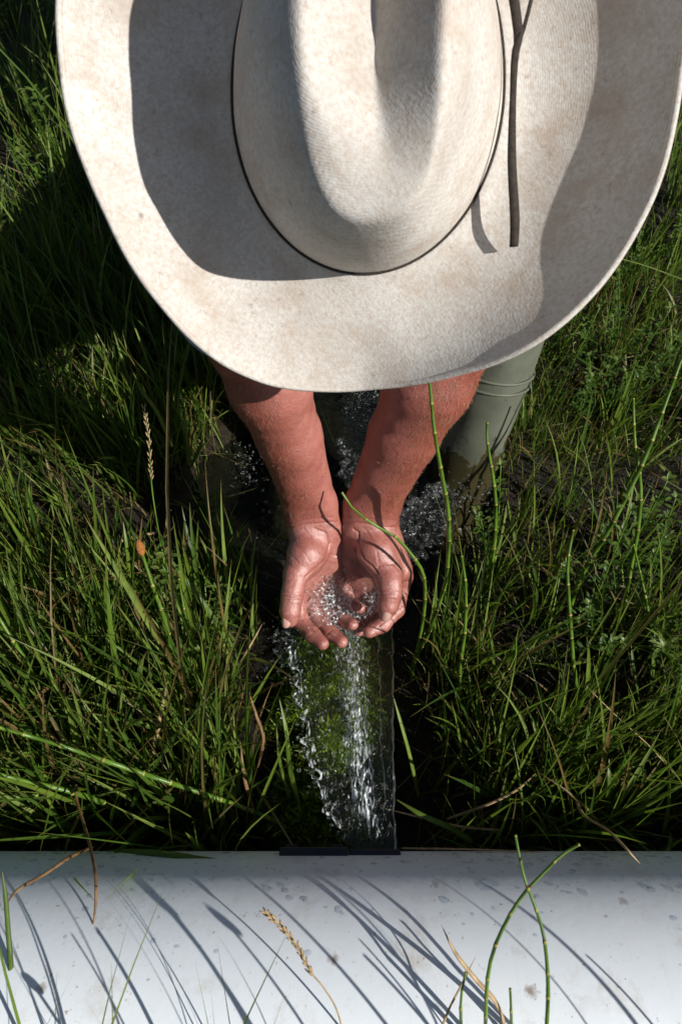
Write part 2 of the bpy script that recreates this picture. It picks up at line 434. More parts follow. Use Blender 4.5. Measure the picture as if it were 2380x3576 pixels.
def hand(side):
    gs = []
    if side == 'l':
        el = K(868, 1165, .680); up = K(940, 1345, .725); mid = K(1010, 1520, .785); wr = HC(520, 250, .868); hl = HC(540, 400, .880)
        ox = RGT
        gs.append((.012, .02, [cap(el, up, .042, .0440), cap(up, mid, .0440, .0365), cap(mid-ox*.003, wr-ox*.010, .0345, .0240), cap(mid+ox*.002, wr+ox*.011, .0335, .0230),
                  cap(wr-ox*.010, hl-ox*.010, .0240, .0225), cap(wr+ox*.011, hl+ox*.014, .0230, .0215)]))
        gs[-1][2].append(cap(el, K(650, 820, .80), .045, .052))
        M1 = [HC(395, 930, .902), HC(500, 965, .920), HC(605, 950, .932), HC(690, 900, .938)]
        gs.append((.02, .022, [cap(HC(480, 440, .890), M1[0], .016, .0125), cap(HC(540, 440, .893), M1[1], .016, .0125),
                               cap(HC(600, 440, .895), M1[2], .016, .012), cap(HC(650, 450, .896), M1[3], .016, .0115)]))
        gs.append((.01, .015, [cap(HC(780, 760, .940), HC(815, 980, .950), .014, .013)]))
        # hypothenar pad
        gs.append((.015, .012, [cap(HC(655, 470, .888), HC(690, 640, .906), .0175, .0165), cap(HC(690, 640, .906), HC(700, 800, .925), .0165, .013)]))
        # thenar + thumb
        gs.append((.012, .010, [cap(HC(520, 470, .880), HC(490, 640, .868), .021, .0225), cap(HC(490, 640, .868), HC(415, 790, .862), .0220, .0165),
                               cap(HC(580, 600, .878), HC(500, 740, .874), .0145, .0130)]))
        gs.append((.007, .008, finger([(412, 800, .858), (388, 900, .852), (380, 975, .850), (366, 1080, .851), (362, 1150, .853)], [.0150, .0128, .0127, .0122, .0103])))
        gs.append((.005, .006, finger([(395, 930, .902), (450, 1165, .903), (540, 1268, .889), (618, 1338, .877)], [.0120, .0110, .0101, .0086])))
        gs.append((.005, .0025, finger([(500, 965, .920), (600, 1165, .918), (690, 1260, .903), (768, 1322, .890)], [.0120, .0110, .0100, .0086])))
        gs.append((.005, .0025, finger([(605, 950, .932), (705, 1100, .926), (790, 1160, .908), (852, 1188, .894)], [.0115, .0102, .0094, .0080])))
        gs.append((.005, .0025, finger([(690, 900, .938), (790, 1000, .930), (862, 1040, .914), (912, 1062, .903)], [.0110, .0090, .0082, .0072])))
    else:
        el = K(1600, 1135, .690); up = K(1498, 1330, .730); mid = K(1405, 1515, .785); wr = HC(1005, 250, .868); hl = HC(990, 400, .880)
        ox = RGT
        gs.append((.012, .02, [cap(el, up, .044, .0475), cap(up, mid, .0475, .0385), cap(mid-ox*.001, wr-ox*.011, .0365, .0240), cap(mid+ox*.003, wr+ox*.011, .0370, .0240),
                  cap(wr-ox*.011, hl-ox*.014, .0240, .0220), cap(wr+ox*.011, hl+ox*.012, .0240, .0225)]))
        gs[-1][2].append(cap(el, K(1790, 800, .80), .045, .052))
        gs.append((.02, .022, [cap(HC(1080, 440, .890), HC(1235, 810, .898), .016, .0135), cap(HC(1010, 440, .893), HC(1150, 880, .920), .016, .0125),
                               cap(HC(950, 440, .895), HC(1050, 915, .934), .016, .012), cap(HC(890, 450, .896), HC(930, 890, .940), .016, .0115)]))
        gs.append((.015, .012, [cap(HC(875, 470, .890), HC(840, 640, .908), .0175, .0165), cap(HC(840, 640, .908), HC(850, 800, .930), .0165, .013)]))
        gs.append((.012, .010, [cap(HC(1000, 480, .880), HC(1040, 620, .868), .021, .0235), cap(HC(1040, 620, .868), HC(1130, 790, .860), .0225, .0170),
                               cap(HC(1130, 560, .885), HC(1215, 760, .885), .0200, .0175)]))
        gs.append((.007, .008, finger([(1130, 790, .860), (1143, 870, .852), (1148, 950, .850), (1128, 1040, .852), (1112, 1092, .854)], [.0160, .0142, .0132, .0120, .0098])))
        gs.append((.005, .006, finger([(1238, 820, .898), (1192, 1070, .904), (1085, 1190, .896), (985, 1245, .888)], [.0140, .0113, .0103, .0088])))
        gs.append((.005, .0025, finger([(1150, 880, .920), (1090, 1090, .932), (980, 1190, .927), (900, 1235, .918)], [.0125, .0110, .0100, .0086])))
        gs.append((.005, .0025, finger([(1050, 915, .934), (985, 1090, .948), (890, 1175, .944), (815, 1210, .934)], [.0115, .0102, .0094, .0080])))
        gs.append((.005, .0025, finger([(930, 890, .940), (880, 1030, .955), (820, 1090, .952), (770, 1110, .945)], [.0110, .0090, .0082, .0072])))
    return gs

CREASE = {  # lines of the palm, wrist and joints: (crop polyline, width, depth)
 'l': [([(330, 440), (420, 415), (520, 400), (640, 395), (740, 380)], 7, .0011), ([(340, 400), (450, 380), (560, 360), (700, 350)], 6, .0007),
       ([(560, 440), (640, 470), (675, 550), (640, 680), (540, 770), (480, 820)], 7, .0014), ([(470, 440), (520, 500), (560, 590), (560, 680)], 6, .0007),
       ([(400, 560), (470, 620), (520, 700)], 6, .0006), ([(350, 620), (410, 690), (470, 740)], 6, .0006), ([(330, 700), (400, 760), (450, 800)], 6, .0008),
       ([(310, 960), (380, 975), (460, 965)], 7, .0012), ([(310, 990), (380, 1003), (455, 995)], 6, .0009), ([(315, 930), (380, 945), (455, 940)], 5, .0006),
       ([(425, 1130), (480, 1100), (530, 1090)], 6, .0009), ([(500, 1290), (560, 1240), (600, 1210)], 6, .0009), ([(650, 1270), (700, 1220), (750, 1190)], 6, .0009),
       ([(330, 330), (420, 320), (500, 300)], 5, .0004), ([(640, 640), (700, 650), (750, 640)], 6, .0008)],
 'r': [([(770, 400), (880, 390), (1000, 410), (1120, 430), (1230, 420)], 7, .0011), ([(780, 350), (900, 350), (1050, 370), (1200, 370)], 6, .0006),
       ([(860, 440), (900, 470), (900, 560), (940, 680), (1010, 740), (1050, 790)], 8, .0017), ([(950, 440), (1000, 520), (1040, 600), (1060, 720)], 6, .0007),
       ([(1080, 560), (1130, 640), (1160, 720)], 6, .0006), ([(1050, 740), (1100, 715), (1180, 715), (1220, 760)], 8, .0014), ([(1000, 460), (1080, 520), (1120, 590)], 5, .0006),
       ([(1060, 930), (1140, 915), (1230, 930)], 6, .0008), ([(1060, 960), (1140, 950), (1225, 965)], 6, .0008), ([(1060, 990), (1130, 985), (1210, 995)], 5, .0006),
       ([(1240, 860), (1290, 850), (1325, 850)], 6, .0009), ([(780, 660), (850, 690), (900, 760)], 7, .001), ([(1140, 1130), (1200, 1090), (1240, 1060)], 6, .0009), ([(1030, 1260), (1060, 1200), (1100, 1170)], 6, .0009)]}
def crop_of(V):
    x, y, d = proj(V); return (x-850)/.4464, (y-1650)/.4464, d
def polydist(x, y, pl):
    best = np.full(len(x), 1e9)
    for (ax, ay), (bx, by) in zip(pl[:-1], pl[1:]):
        dx, dy = bx-ax, by-ay; t = np.clip(((x-ax)*dx+(y-ay)*dy)/(dx*dx+dy*dy), 0, 1)
        best = np.minimum(best, np.hypot(x-ax-t*dx, y-ay-t*dy))
    return best
def sst(x, a, b):
    t = np.clip((x-a)/(b-a), 0, 1); return t*t*(3-2*t)

def arm_mesh(side):
    V, F = iso(hand(side), .0016)
    N = vnorm(V, F)
    cx, cy, d = crop_of(V)
    face = np.clip(-(N@FWD)*2, 0, 1)
    cr = np.zeros(len(V))
    # muscle and tendon relief along the forearm, small lumps on the hand
    V = V+N*(.0010*wob(V, 26, 3)*sst(-cy, -500, 300)+.0003*wob(V, 120, 5))[:, None]
    for pl, w, dep in CREASE[side]:
        g = np.exp(-(polydist(cx, cy, pl)/(w*.9))**2)*face
        V = V-N*(g*dep)[:, None]; cr = np.maximum(cr, g*min(1, dep/.0012))
    # paler inner wrist and palm, weathered outer arm
    inner = (N@RGT)*(1 if side == 'l' else -1)
    palm = sst(cy, 300, 480)*.75*np.clip(face+.2, 0, 1)+.75*np.clip(inner*.8+.15, 0, 1)*(1-sst(cy, 300, 480))
    wet = sst(cy, 200, 520)
    return V, F, cr, np.clip(palm, 0, 1), wet

person = thing('person', (0.0, .95, 0.0), 'person in a hat and olive boots crouching to catch water in cupped bare hands', 'person')
parts = [arm_mesh('l'), arm_mesh('r')]
# ---- head, neck and trunk (mostly beneath the hat and shirt)
TILT = math.radians(48); ROLL = math.radians(-6)
HF = np.array([0, -math.cos(TILT), -math.sin(TILT)]); HN0 = np.array([0, -math.sin(TILT), math.cos(TILT)])
HR = RGT*math.cos(ROLL)-HN0*math.sin(ROLL); HN = HN0*math.cos(ROLL)+RGT*math.sin(ROLL)
HO = CAM+FWD*.50+UPV*.300+RGT*(.0180)          # centre of the hat where crown meets brim
hc = HO-HN*.055+HF*(-.01)
fc = HO-HN*.12+HF*.045
shl, shr = K(590, 640, .83), K(1850, 620, .83)
chest = (shl+shr)/2+np.array([0, .12, .0]); hips = np.array([.04, 1.27, .40])
neck = (shl+shr)/2+np.array([0, 0, .05])
headp = [ell(hc, (RGT, HF, HN), (.077, .097, .085)), ell(fc-HF*.025, (RGT, HF, HN), (.062, .068, .085)), cap(fc+HF*.015-HN*.035, fc-HN*.065+HF*.012, .02, .024)]
nose = [cap(fc+HF*.045+HN*.045, fc+HF*.066+HN*.005, .009, .014), cap(fc+HF*.03+HN*.055-RGT*.03, fc+HF*.03+HN*.055+RGT*.03, .016, .016),
        ell(hc-RGT*.078-HN*.045, (RGT, HF, HN), (.010, .017, .03)), ell(hc+RGT*.078-HN*.045, (RGT, HF, HN), (.010, .017, .03)),
        cap(fc+HF*.045-HN*.028-RGT*.022, fc+HF*.045-HN*.028+RGT*.022, .009, .009)]
bodyg = [(.03, .02, headp), (.01, .012, nose), (.03, .03, [cap(hc-HN*.06-HF*.02, neck, .058, .062)]),
         (.06, .05, [cap(shl, shr, .05, .05), cap(neck, chest, .09, .13), cap(chest, hips, .13, .13)])]
V, F = iso(bodyg, .006)
parts.append((V, F, np.zeros(len(V)), np.zeros(len(V)), np.zeros(len(V))))
VV, FF, off = [], [], 0
for v, f, *_ in parts: VV.append(v); FF.append(f+off); off += len(v)
body = mesh_np('body', np.concatenate(VV), np.concatenate(FF), M['skin'], person, attrs={'crease': np.concatenate([p[2] for p in parts]), 'palm': np.concatenate([p[3] for p in parts]), 'wet': np.concatenate([p[4] for p in parts])})

# fine hairs lying along the outer forearms
hv, hf, hn = [], [], 0
for sd, (V_, F_, *_r) in zip('lr', parts[:2]):
    N_ = vnorm(V_, F_); cx_, cy_, _d = crop_of(V_)
    ok = np.where((cy_ < 330) & (cy_ > -900) & ((N_@RGT)*(-1 if sd == 'l' else 1) > -.25) & (N_@FWD < .3))[0]
    pick = rng.choice(ok, 800)
    ax_ = (HC(520, 250, .868)-K(868, 1165, .68)) if sd == 'l' else (HC(1005, 250, .868)-K(1600, 1135, .69)); ax_ = ax_/np.linalg.norm(ax_)
    for i in pick:
        n_ = N_[i]; d_ = ax_+.5*rng.normal(size=3); d_ -= n_*(d_@n_); d_ /= np.linalg.norm(d_); s_ = np.cross(d_, n_)*.00013; L_ = rng.uniform(.004, .010)
        p_ = V_[i]; q_ = p_+d_*L_*.5+n_*.0016; r_ = p_+d_*L_+n_*.0016
        hv += [p_-s_, p_+s_, q_+s_, q_-s_, r_]; hf += [(hn, hn+1, hn+2, hn+3), (hn+3, hn+2, hn+4)]; hn += 5
M['armhair'] = simple('arm_hair', (.30, .16, .09), .5, .5, 300)
hh = mesh_np('arm_hair', np.array(hv), hf, M['armhair'], body); hh['kind'] = 'stuff'

def nail(c, nrm, axis, w, l, label):
    n = np.asarray(nrm, float); n /= np.linalg.norm(n); a = np.asarray(axis, float); a -= n*(a@n); a /= np.linalg.norm(a); b = np.cross(n, a)
    V = []; F = []; R, S = 6, 20
    for i in range(R+1):
        for j in range(S):
            t = 2*math.pi*j/S; r = i/R
            x, y = math.cos(t), math.sin(t)
            x = math.copysign(abs(x)**.75, x)*r; y = math.copysign(abs(y)**.75, y)*r
            V.append(c+a*l*x+b*w*y+n*(.0008-.0042*y*y*(w/.006)-.001*x*x-(.0012 if i == R else 0)))
    for i in range(R):
        for j in range(S): F.append((i*S+j, (i+1)*S+j, (i+1)*S+(j+1) % S, i*S+(j+1) % S))
    o = mesh_np('thumbnail', V, F, M['nail'], body); o['label'] = label
c0 = HC(362, 1146, .853); n0 = -RGT*.55-FWD*.85+UPV*-.05; n0 /= np.linalg.norm(n0)
nail(c0+n0*.0124, n0, -UPV+RGT*-.05, .0070, .0095, 'pale nail of the thumb at the left')
c0 = HC(1112, 1090, .854); n0 = -FWD*.93-UPV*.35-RGT*.05; n0 /= np.linalg.norm(n0)
nail(c0+n0*.0122, n0, -UPV-RGT*.25, .0076, .0085, 'pale nail of the thumb at the right')

# ---- clothing
sh = [(.05, .05, [cap(shl, shr, .075, .075), cap(neck+np.array([0, .05, -.02]), chest, .10, .155), cap(chest, hips, .155, .15)]),
      (.02, .04, [cap(shl, K(655, 830, .80), .066, .06), cap(K(655, 830, .80), K(800, 1070, .705), .06, .058)]),
      (.02, .04, [cap(shr, K(1785, 810, .80), .066, .06), cap(K(1785, 810, .80), K(1665, 1030, .715), .06, .058)])]
V, F = iso(sh, .006); N = vnorm(V, F); V = V+N*(.004*wob(V, 40, 9))[:, None]
mesh_np('shirt', V, F, M['shirt'], person)
knR, anR = np.array([.232, .80, .40]), np.array([.178, .650, -.06])
knL, anL = np.array([-.17, .87, .42]), np.array([-.088, .84, -.06])
jn = [(.05, .04, [cap(hips-RGT*.09, hips+RGT*.09, .14, .14)]), (.03, .05, [cap(hips+RGT*.05, knR+[-.03, .03, .03], .085, .058)]),
      (.03, .05, [cap(hips-RGT*.1, knL+[0, .03, .03], .095, .075)])]
V, F = iso(jn, .007); N = vnorm(V, F); V = V+N*(.004*wob(V, 45, 19))[:, None]
mesh_np('trousers', V, F, M['jeans'], person)
def boot(kn, an, label, toe):
    tp = kn*.97+an*.03
    T = an-tp; T /= np.linalg.norm(T)
    a = np.linspace(0, 1, 26); P = tp[None]+(an-tp)[None]*a[:, None]
    rad = np.interp(a, [0, .35, .7, 1], [.061, .057, .047, .038])
    v1 = np.cross(T, [0, 1, 0]); v1 /= np.linalg.norm(v1); v2 = np.cross(T, v1)
    k = 40; V = []; F = []
    for i in range(26):
        for j in range(k):
            t = 2*math.pi*j/k
            w = 1+.025*math.sin(3*t+a[i]*9)+.03*math.sin(a[i]*55+1.5*math.sin(t*2))*float(sst(a[i], .45, .65))+.012*math.sin(7*t+a[i]*14)
            V.append(P[i]+rad[i]*w*(math.cos(t)*v1+math.sin(t)*v2))
    for i in range(25):
        for j in range(k): F.append((i*k+j, i*k+(j+1) % k, (i+1)*k+(j+1) % k, (i+1)*k+j))
    mb = MB(); mb.add(V, F)
    b = mb.build('boot', M['boot'], person); md = b.modifiers.new('thick', 'SOLIDIFY'); md.thickness = .004; md.offset = -1
    b['label'] = label
    for s in (.01, .30, .335):
        t0 = np.linspace(0, 2*math.pi, 41); c = tp+(an-tp)*s; rr = np.interp(s, [0, .35, .7, 1], [.061, .057, .047, .038])
        ring = c+rr*1.015*(np.cos(t0)[:, None]*v1+np.sin(t0)[:, None]*v2)
        Vt, Ft = tube(ring, .0022, 6); mesh_np('rim_band', Vt, Ft, M['boot'], b)
    toe = np.asarray(toe, float); toe /= np.linalg.norm(toe)
    V, F = iso([(.03, .03, [cap(an-T*.03, an+T*.03, .05, .052), cap(an+np.array([0, 0, -.03])-toe*.04, an+toe*.12+np.array([0, 0, -.045]), .044, .040)])], .005)
    mesh_np('boot_foot', V, F, M['boot'], b)
boot(knR, anR, 'wet olive rubber boot beside the right forearm', (.2, -1, 0))
boot(knL, anL, 'olive rubber boot behind the left forearm', (-.1, -1, 0))

# head hair and eyes
V, F = iso([(.02, .02, [ell(hc-HF*.018-HN*.012, (RGT, HF, HN), (.081, .088, .078))])], .006)
mesh_np('hair', V, F, M['hair'], person)

# ------------------------------------------------------------------ hat
hat = thing('cowboy_hat', tuple(HO), 'large sweat-stained cream cowboy hat with creased crown, seen from above', 'hat')
def h2w(P):
    P = np.atleast_2d(P); return HO+P[:, :1]*HR+P[:, 1:2]*HF+P[:, 2:3]*HN
LMAX = .054
def ledge(phi):   # phi 0 = front, + = image right
    a = abs(phi); t = min(max((a-math.radians(-2 if phi > 0 else 1))/math.radians(42 if phi > 0 else 50), 0), 1); t = t*t*(3-2*t)
    back = min(max((a-math.radians(110))/math.radians(60), 0), 1)
    return -.010*math.cos(min(a, math.pi/2))**2 + LMAX*t*(1-.75*back)*1.10*((1-.20*float(sst(np.array(a), 1.0, 1.75))) if phi > 0 else .80)
OUT = [(197, 0), (213, 200), (250, 425), (311, 607), (380, 759), (455, 911), (562, 1063), (668, 1184), (789, 1275), (941, 1339), (1123, 1360),
       (1305, 1351), (1442, 1336), (1594, 1302), (1690, 1278), (1837, 1214), (1973, 1116), (2110, 972), (2216, 805), (2292, 638), (2345, 440), (2376, 258), (2400, 60)]
pr = []
for px, py in OUT:
    d = FWD+RGT*((px-CX)/FPX)+UPV*(-(py-CY)/FPX)
    h = .0
    for _ in range(30):
        t = ((HO+HN*h-CAM)@HN)/(d@HN); Pq = CAM+d*t-HO
        x, f = Pq@HR, Pq@HF; phi = math.atan2(x, f); h = .5*h+.5*ledge(phi)
    pr.append((phi, math.hypot(x, f)))
pr.sort()
print('hat outline', [(round(math.degrees(a)), round(r, 3)) for a, r in pr])
ph = np.array([p[0] for p in pr]); rr = np.array([p[1] for p in pr])
def ell_r(p, a, b): return a*b/np.sqrt((b*np.sin(p))**2+(a*np.cos(p))**2)
back = [-math.pi, -2.6, 2.6, math.pi]
ph = np.concatenate([[-math.pi, -2.6, -2.1], ph[(ph > -1.95) & (ph < 1.95)], [2.1, 2.6, math.pi]])
keep = [(a, r) for a, r in pr if -1.95 < a < 1.95]
rr = np.concatenate([[.225, .225, .215], [r for _, r in keep], [.215, .225, .225]])
NPH = 240
phis = np.linspace(-math.pi, math.pi, NPH, endpoint=False)
Rout = np.interp(phis, ph, rr)
for _ in range(3): Rout = (np.roll(Rout, 1)+2*Rout+np.roll(Rout, -1))/4
CA, CB = .0985, .119
def base_r(p): return ell_r(p, CA, CB if math.cos(p) > 0 else .140)
def top_r(p): return (abs(math.sin(p)/AT)**3.2+abs(math.cos(p)/(BT if math.cos(p) > 0 else .128))**3.2)**(-1/3.2)
NT = 36
V = np.zeros((NT+1, NPH, 3))
for i in range(NT+1):
    t = i/NT
    for j, p in enumerate(phis):
        r0 = base_r(p)*.985; r = r0+(Rout[j]-r0)*t
        e = ledge(p)
        # brim swells up beside the crown and rolls over towards its edge
        hh = (e*t**2.5 if e > 0 else e*t**2)+.0035*math.exp(-(t*9)**2)
        hh += .0012*math.sin(5*p+2)*t+.0008*math.sin(11*p)*t
        V[i, j] = (r*math.sin(p), r*math.cos(p), hh)
F = []
for i in range(NT):
    for j in range(NPH): F.append((i*NPH+j, i*NPH+(j+1) % NPH, (i+1)*NPH+(j+1) % NPH, (i+1)*NPH+j))
def hat_obj(name, L, F, mat, **kw):
    o = mesh_np(name, L, F, mat); rot = Matrix((HR, -HF, HN)).transposed()
    # local frame: x right, y back, z crown-up
    L2 = np.asarray(L).reshape(-1, 3)*np.array([1, -1, 1])
    o.data.vertices.foreach_set('co', L2.ravel())
    o.data.flip_normals() if kw.get('flip', True) else None
    o.data.update(); o.parent = hat; o.rotation_euler = rot.to_euler(); return o
o = hat_obj('brim', V.reshape(-1, 3), F, M['hat'])
md = o.modifiers.new('thick', 'SOLIDIFY'); md.thickness = .0035; md.offset = -1
brim = o
ring = V[NT].copy(); ring = np.vstack([ring, ring[:1]]); ring[:, 2] -= .0012
Vt, Ft = tube(ring, .0024, 8); hat_obj('brim_binding', Vt, Ft, M['hat'])
ring = V[NT-2].copy(); ring = np.vstack([ring, ring[:1]]); ring[:, 2] += .0002
# crown
AT, BT, HC_ = .041, .100, .134
NS, NTP = 46, 46; TX = .013
rings = []
for i in range(NS+1):
    q = i/NS; w = q**1.25; h = HC_*(1-(1-q)**1.32)
    rings.append(('s', w, h))
L = []
for kind, w, h in rings:
    for p in phis:
        bx, bf = base_r(p)*math.sin(p), base_r(p)*math.cos(p)
        tr = top_r(p); tx, tf = tr*math.sin(p)+TX, tr*math.cos(p)-.004
        x, f = bx*(1-w)+tx*w, bf*(1-w)+tf*w
        # side dents toward the front
        dent = math.exp(-((f-.045)/.038)**2)*math.exp(-((h-.075)/.03)**2)*(abs(math.sin(p))**.7)
        x *= 1-.10*dent
        L.append((x, f, h))
for i in range(1, NTP+1):
    r = 1-i/NTP if i < NTP else .002
    for p in phis:
        tr = top_r(p)*r; x, f = tr*math.sin(p)+TX, tr*math.cos(p)-.004*r
        L.append((x, f, HC_+.004*(1-r*r)))
L = np.array(L)
x, f, h = L.T
up = np.clip((h-.03)/(HC_-.03), 0, 1)
win = 1-sst(f, .010, .088)
hw = .038*np.clip(1-.35*sst(f, .0, .10), .1, 1)
cre = .043*np.clip(1-np.abs((x-.012-.010*sst(f, .0, .09))/hw), 0, 1)**.95*win*(.75+.25*sst(-f, -.06, .10))
h2 = h-cre*sst(up, .55, 1)
h2 = h2-.024*sst(f, .015, .115)*up          # crown falls toward the front
L[:, 2] = h2
nr = NS+1+NTP
G3 = L.reshape(nr, NPH, 3)
for _ in range(16):
    S = G3.copy(); S[1:-1] = (G3[:-2]+G3[2:]+2*G3[1:-1])/4; S = (np.roll(S, 1, 1)+np.roll(S, -1, 1)+2*S)/4; S[0] = G3[0]; G3 = S
L = G3.reshape(-1, 3); L[:, 2] += .0006*wob(L, 70, 21)
F = []
for i in range(nr-1):
    for j in range(NPH): F.append((i*NPH+j, i*NPH+(j+1) % NPH, (i+1)*NPH+(j+1) % NPH, (i+1)*NPH+j))
F.append(tuple((nr-1)*NPH+j for j in range(NPH)))
crown = hat_obj('crown', L, F, M['hat'], flip=False)
# hat band: thin dark cord where crown meets brim
bb = np.array([(base_r(p)*1.004*math.sin(p), base_r(p)*1.004*math.cos(p), .0042) for p in phis]); bb = np.vstack([bb, bb[:1]])
Vt, Ft = tube(bb, .0010, 6); hat_obj('hat_band', Vt, Ft, M['leather'])
def strap(pts, w, name='leather_strap', th=.0012):
    P = spline([((K(px, py, d)-HO)@HR, (K(px, py, d)-HO)@HF, (K(px, py, d)-HO)@HN) for px, py, d in pts], 40)
    w = np.interp(np.linspace(0, 1, 40), np.linspace(0, 1, len(w)), w)
    V = []; F = []
    for i, p in enumerate(P):
        t = P[min(i+1, 39)]-P[max(i-1, 0)]; t /= np.linalg.norm(t); s = np.cross(t, [0, 0, 1]); s /= np.linalg.norm(s)+1e-9; u = np.cross(s, t)
        for a, b in ((-1, -1), (1, -1), (1, 1), (-1, 1)): V.append(p+s*a*w[i]+u*b*th)
    for i in range(39):
        for j in range(4): F.append((i*4+j, i*4+(j+1) % 4, i*4+4+(j+1) % 4, i*4+4+j))
    F += [(0, 3, 2, 1), (156, 157, 158, 159)]
    hat_obj(name, V, F, M['leather'])
def over(px, py, h):      # distance of a point h metres above the flat of the brim on this sight line
    d = FWD+RGT*((px-CX)/FPX)+UPV*(-(py-CY)/FPX); return (px, py, ((HO+HN*h-CAM)@HN)/(d@HN))
strap([over(1858, -20, .030), over(1830, 90, .030), over(1800, 175, .030), over(1790, 330, .028), over(1786, 560, .025), over(1796, 760, .021), over(1793, 862, .016)], [.0013, .0013, .0026, .0021, .0030, .0034, .0031], th=.0007)
strap([over(1790, -20, .030), over(1802, 60, .030), over(1808, 130, .030), over(1800, 185, .029)], [.0032, .0032, .0030, .002], th=.0007)
# ------------------------------------------------------------------ pipe
PR, PY, PZ = .140, 0.0, .140
pipe = thing('irrigation_pipe', (0, 0, 0), 'wide white plastic irrigation pipe lying across the grass, dirt-flecked and wet', 'pipe')
k = 128; xs = np.linspace(-3, 3, 61); V = []; F = []
for x in xs:
    for j in range(k):
        a = 2*math.pi*j/k; V.append((x, PY+PR*math.sin(a), PZ+PR*math.cos(a)))
for i in range(len(xs)-1):
    for j in range(k): F.append((i*k+j, i*k+(j+1) % k, (i+1)*k+(j+1) % k, (i+1)*k+j))
o = mesh_np('pipe_wall', V, F, M['pipe'], pipe); md = o.modifiers.new('thick', 'SOLIDIFY'); md.thickness = .005; md.offset = 0
def rbox(lo, hi, bev=.0015):
    mb = MB(); lo = np.array(lo); hi = np.array(hi)
    V = [(lo, hi)[i][0:1].tolist()+(lo, hi)[j][1:2].tolist()+(lo, hi)[l][2:3].tolist() for i in (0, 1) for j in (0, 1) for l in (0, 1)]
    F = [(0, 1, 3, 2), (4, 6, 7, 5), (0, 4, 5, 1), (2, 3, 7, 6), (0, 2, 6, 4), (1, 5, 7, 3)]
    return np.array(V), F
gate = None
def gbox(name, lo, hi, par, mat='black'):
    V, F = rbox(lo, hi); o = mesh_np(name, V, F, M[mat], par, smooth=False)
    md = o.modifiers.new('b', 'BEVEL'); md.width = .0015; md.segments = 3; return o
gate = gbox('gate_slider', (-.062, .1310, .120), (.0075, .1415, .190), pipe)
gate['label'] = 'black plastic slide gate pushed to the left'
gbox('slider_grip', (-.058, .1417, .140), (-.045, .147, .165), gate)
gbox('slider_grip', (-.010, .1417, .140), (.003, .147, .165), gate)
gbox('gate_frame', (.0078, .1290, .176), (.0600, .1400, .188), pipe)
gbox('gate_frame', (.0078, .132, .1085), (.0600, .1445, .1150), pipe)
gbox('gate_frame', (.0565, .131, .1152), (.0602, .1440, .1698), pipe)
# solid black box standing in for the shade inside the outlet
gbox('outlet_shade_box', (.0085, .130, .1155), (.0560, .1412, .1695), pipe)

# beads of water on the pipe
_b = bpy.data.meshes.new('tmp')
import bmesh
def ico(sub=2):
    bm = bmesh.new(); bmesh.ops.create_icosphere(bm, subdivisions=sub, radius=1)
    V = np.array([v.co[:] for v in bm.verts]); F = np.array([[v.index for v in f.verts] for f in bm.faces]); bm.free(); return V, F
I1, I2 = ico(1), ico(2)
def drops(name, pts, rad, mat, label, cat, hi=True, squash=None, orient=None):
    V0, F0 = I2 if hi else I1
    pts = np.asarray(pts); rad = np.asarray(rad)
    n = len(pts)
    sc = rad[:, None, None]*np.ones((1, 1, 3)) if squash is None else rad[:, None, None]*np.asarray(squash)[:, None, :]
    L = V0[None]*sc*(1+.12*np.sin(V0[None, :, :1]*3+rng.uniform(0, 6, (n, 1, 1))))
    if orient is not None: L = np.einsum('nij,nkj->nki', orient, L)
    V = (pts[:, None]+L).reshape(-1, 3); F = (F0[None]+(np.arange(n)*len(V0))[:, None, None]).reshape(-1, 3)
    o = mesh_np(name, V, F, M[mat]); tag(o, label, cat, kind='stuff'); return o
pts, rad, sq, ori = [], [], [], []
for i in range(420):
    x = rng.uniform(-.32, .34) if i % 3 else (rng.uniform(.12, .34) if i % 2 else rng.uniform(-.32, -.08))
    th = math.radians(90-abs(rng.normal(0, 1))*22-14)
    if th < .15: continue
    n = np.array([0, math.sin(th), math.cos(th)]); t = np.array([0, math.cos(th), -math.sin(th)])
    pts.append(np.array([x, PY, PZ])+n*(PR+.0022)); r = abs(rng.normal(0, .0011))+.0005; rad.append(r*1.15)
    sq.append((rng.uniform(.9, 1.8), rng.uniform(.8, 1.3), .35)); ori.append(np.array([RGT, t, n]).T)
M['bead'] = mat_water('pipe_bead_water', (.90, .92, .94), 300, .1, .0005, .0, None, 0, .1)
drops('pipe_droplets', pts, rad, 'bead', 'flat beads of water scattered along the far side of the white pipe', 'water drops', True, sq, np.array(ori))
# bits of dry mud on the pipe
for (px, py, l, w, lab) in ((1652, 3085, .0065, .0035, 'flattened brown speck of mud on the white pipe, left of the pair'), (1735, 3118, .0085, .0032, 'elongated dark brown crumb of mud on the white pipe between two beaded areas')):
    d = .57
    for _ in range(20):
        P = K(px, py, d); r = math.hypot(P[1]-PY, P[2]-PZ); d += (r-PR-.001)*.7
    P = K(px, py, d); nn = np.array([0, P[1]-PY, P[2]-PZ]); nn /= np.linalg.norm(nn); t = np.cross(nn, RGT)
    V0, F0 = I2; a = RGT*math.cos(.5)-t*math.sin(.5)*-1; b = np.cross(nn, a)
    L = V0*(1+.3*wob(V0, 4, px)[:, None]); V = P+L[:, :1]*l*.5*a+L[:, 1:2]*w*.5*b+L[:, 2:]*.0012*nn
    tag(mesh_np('mud_crumb', V, F0, M['brownleaf']), lab, 'mud crumb')
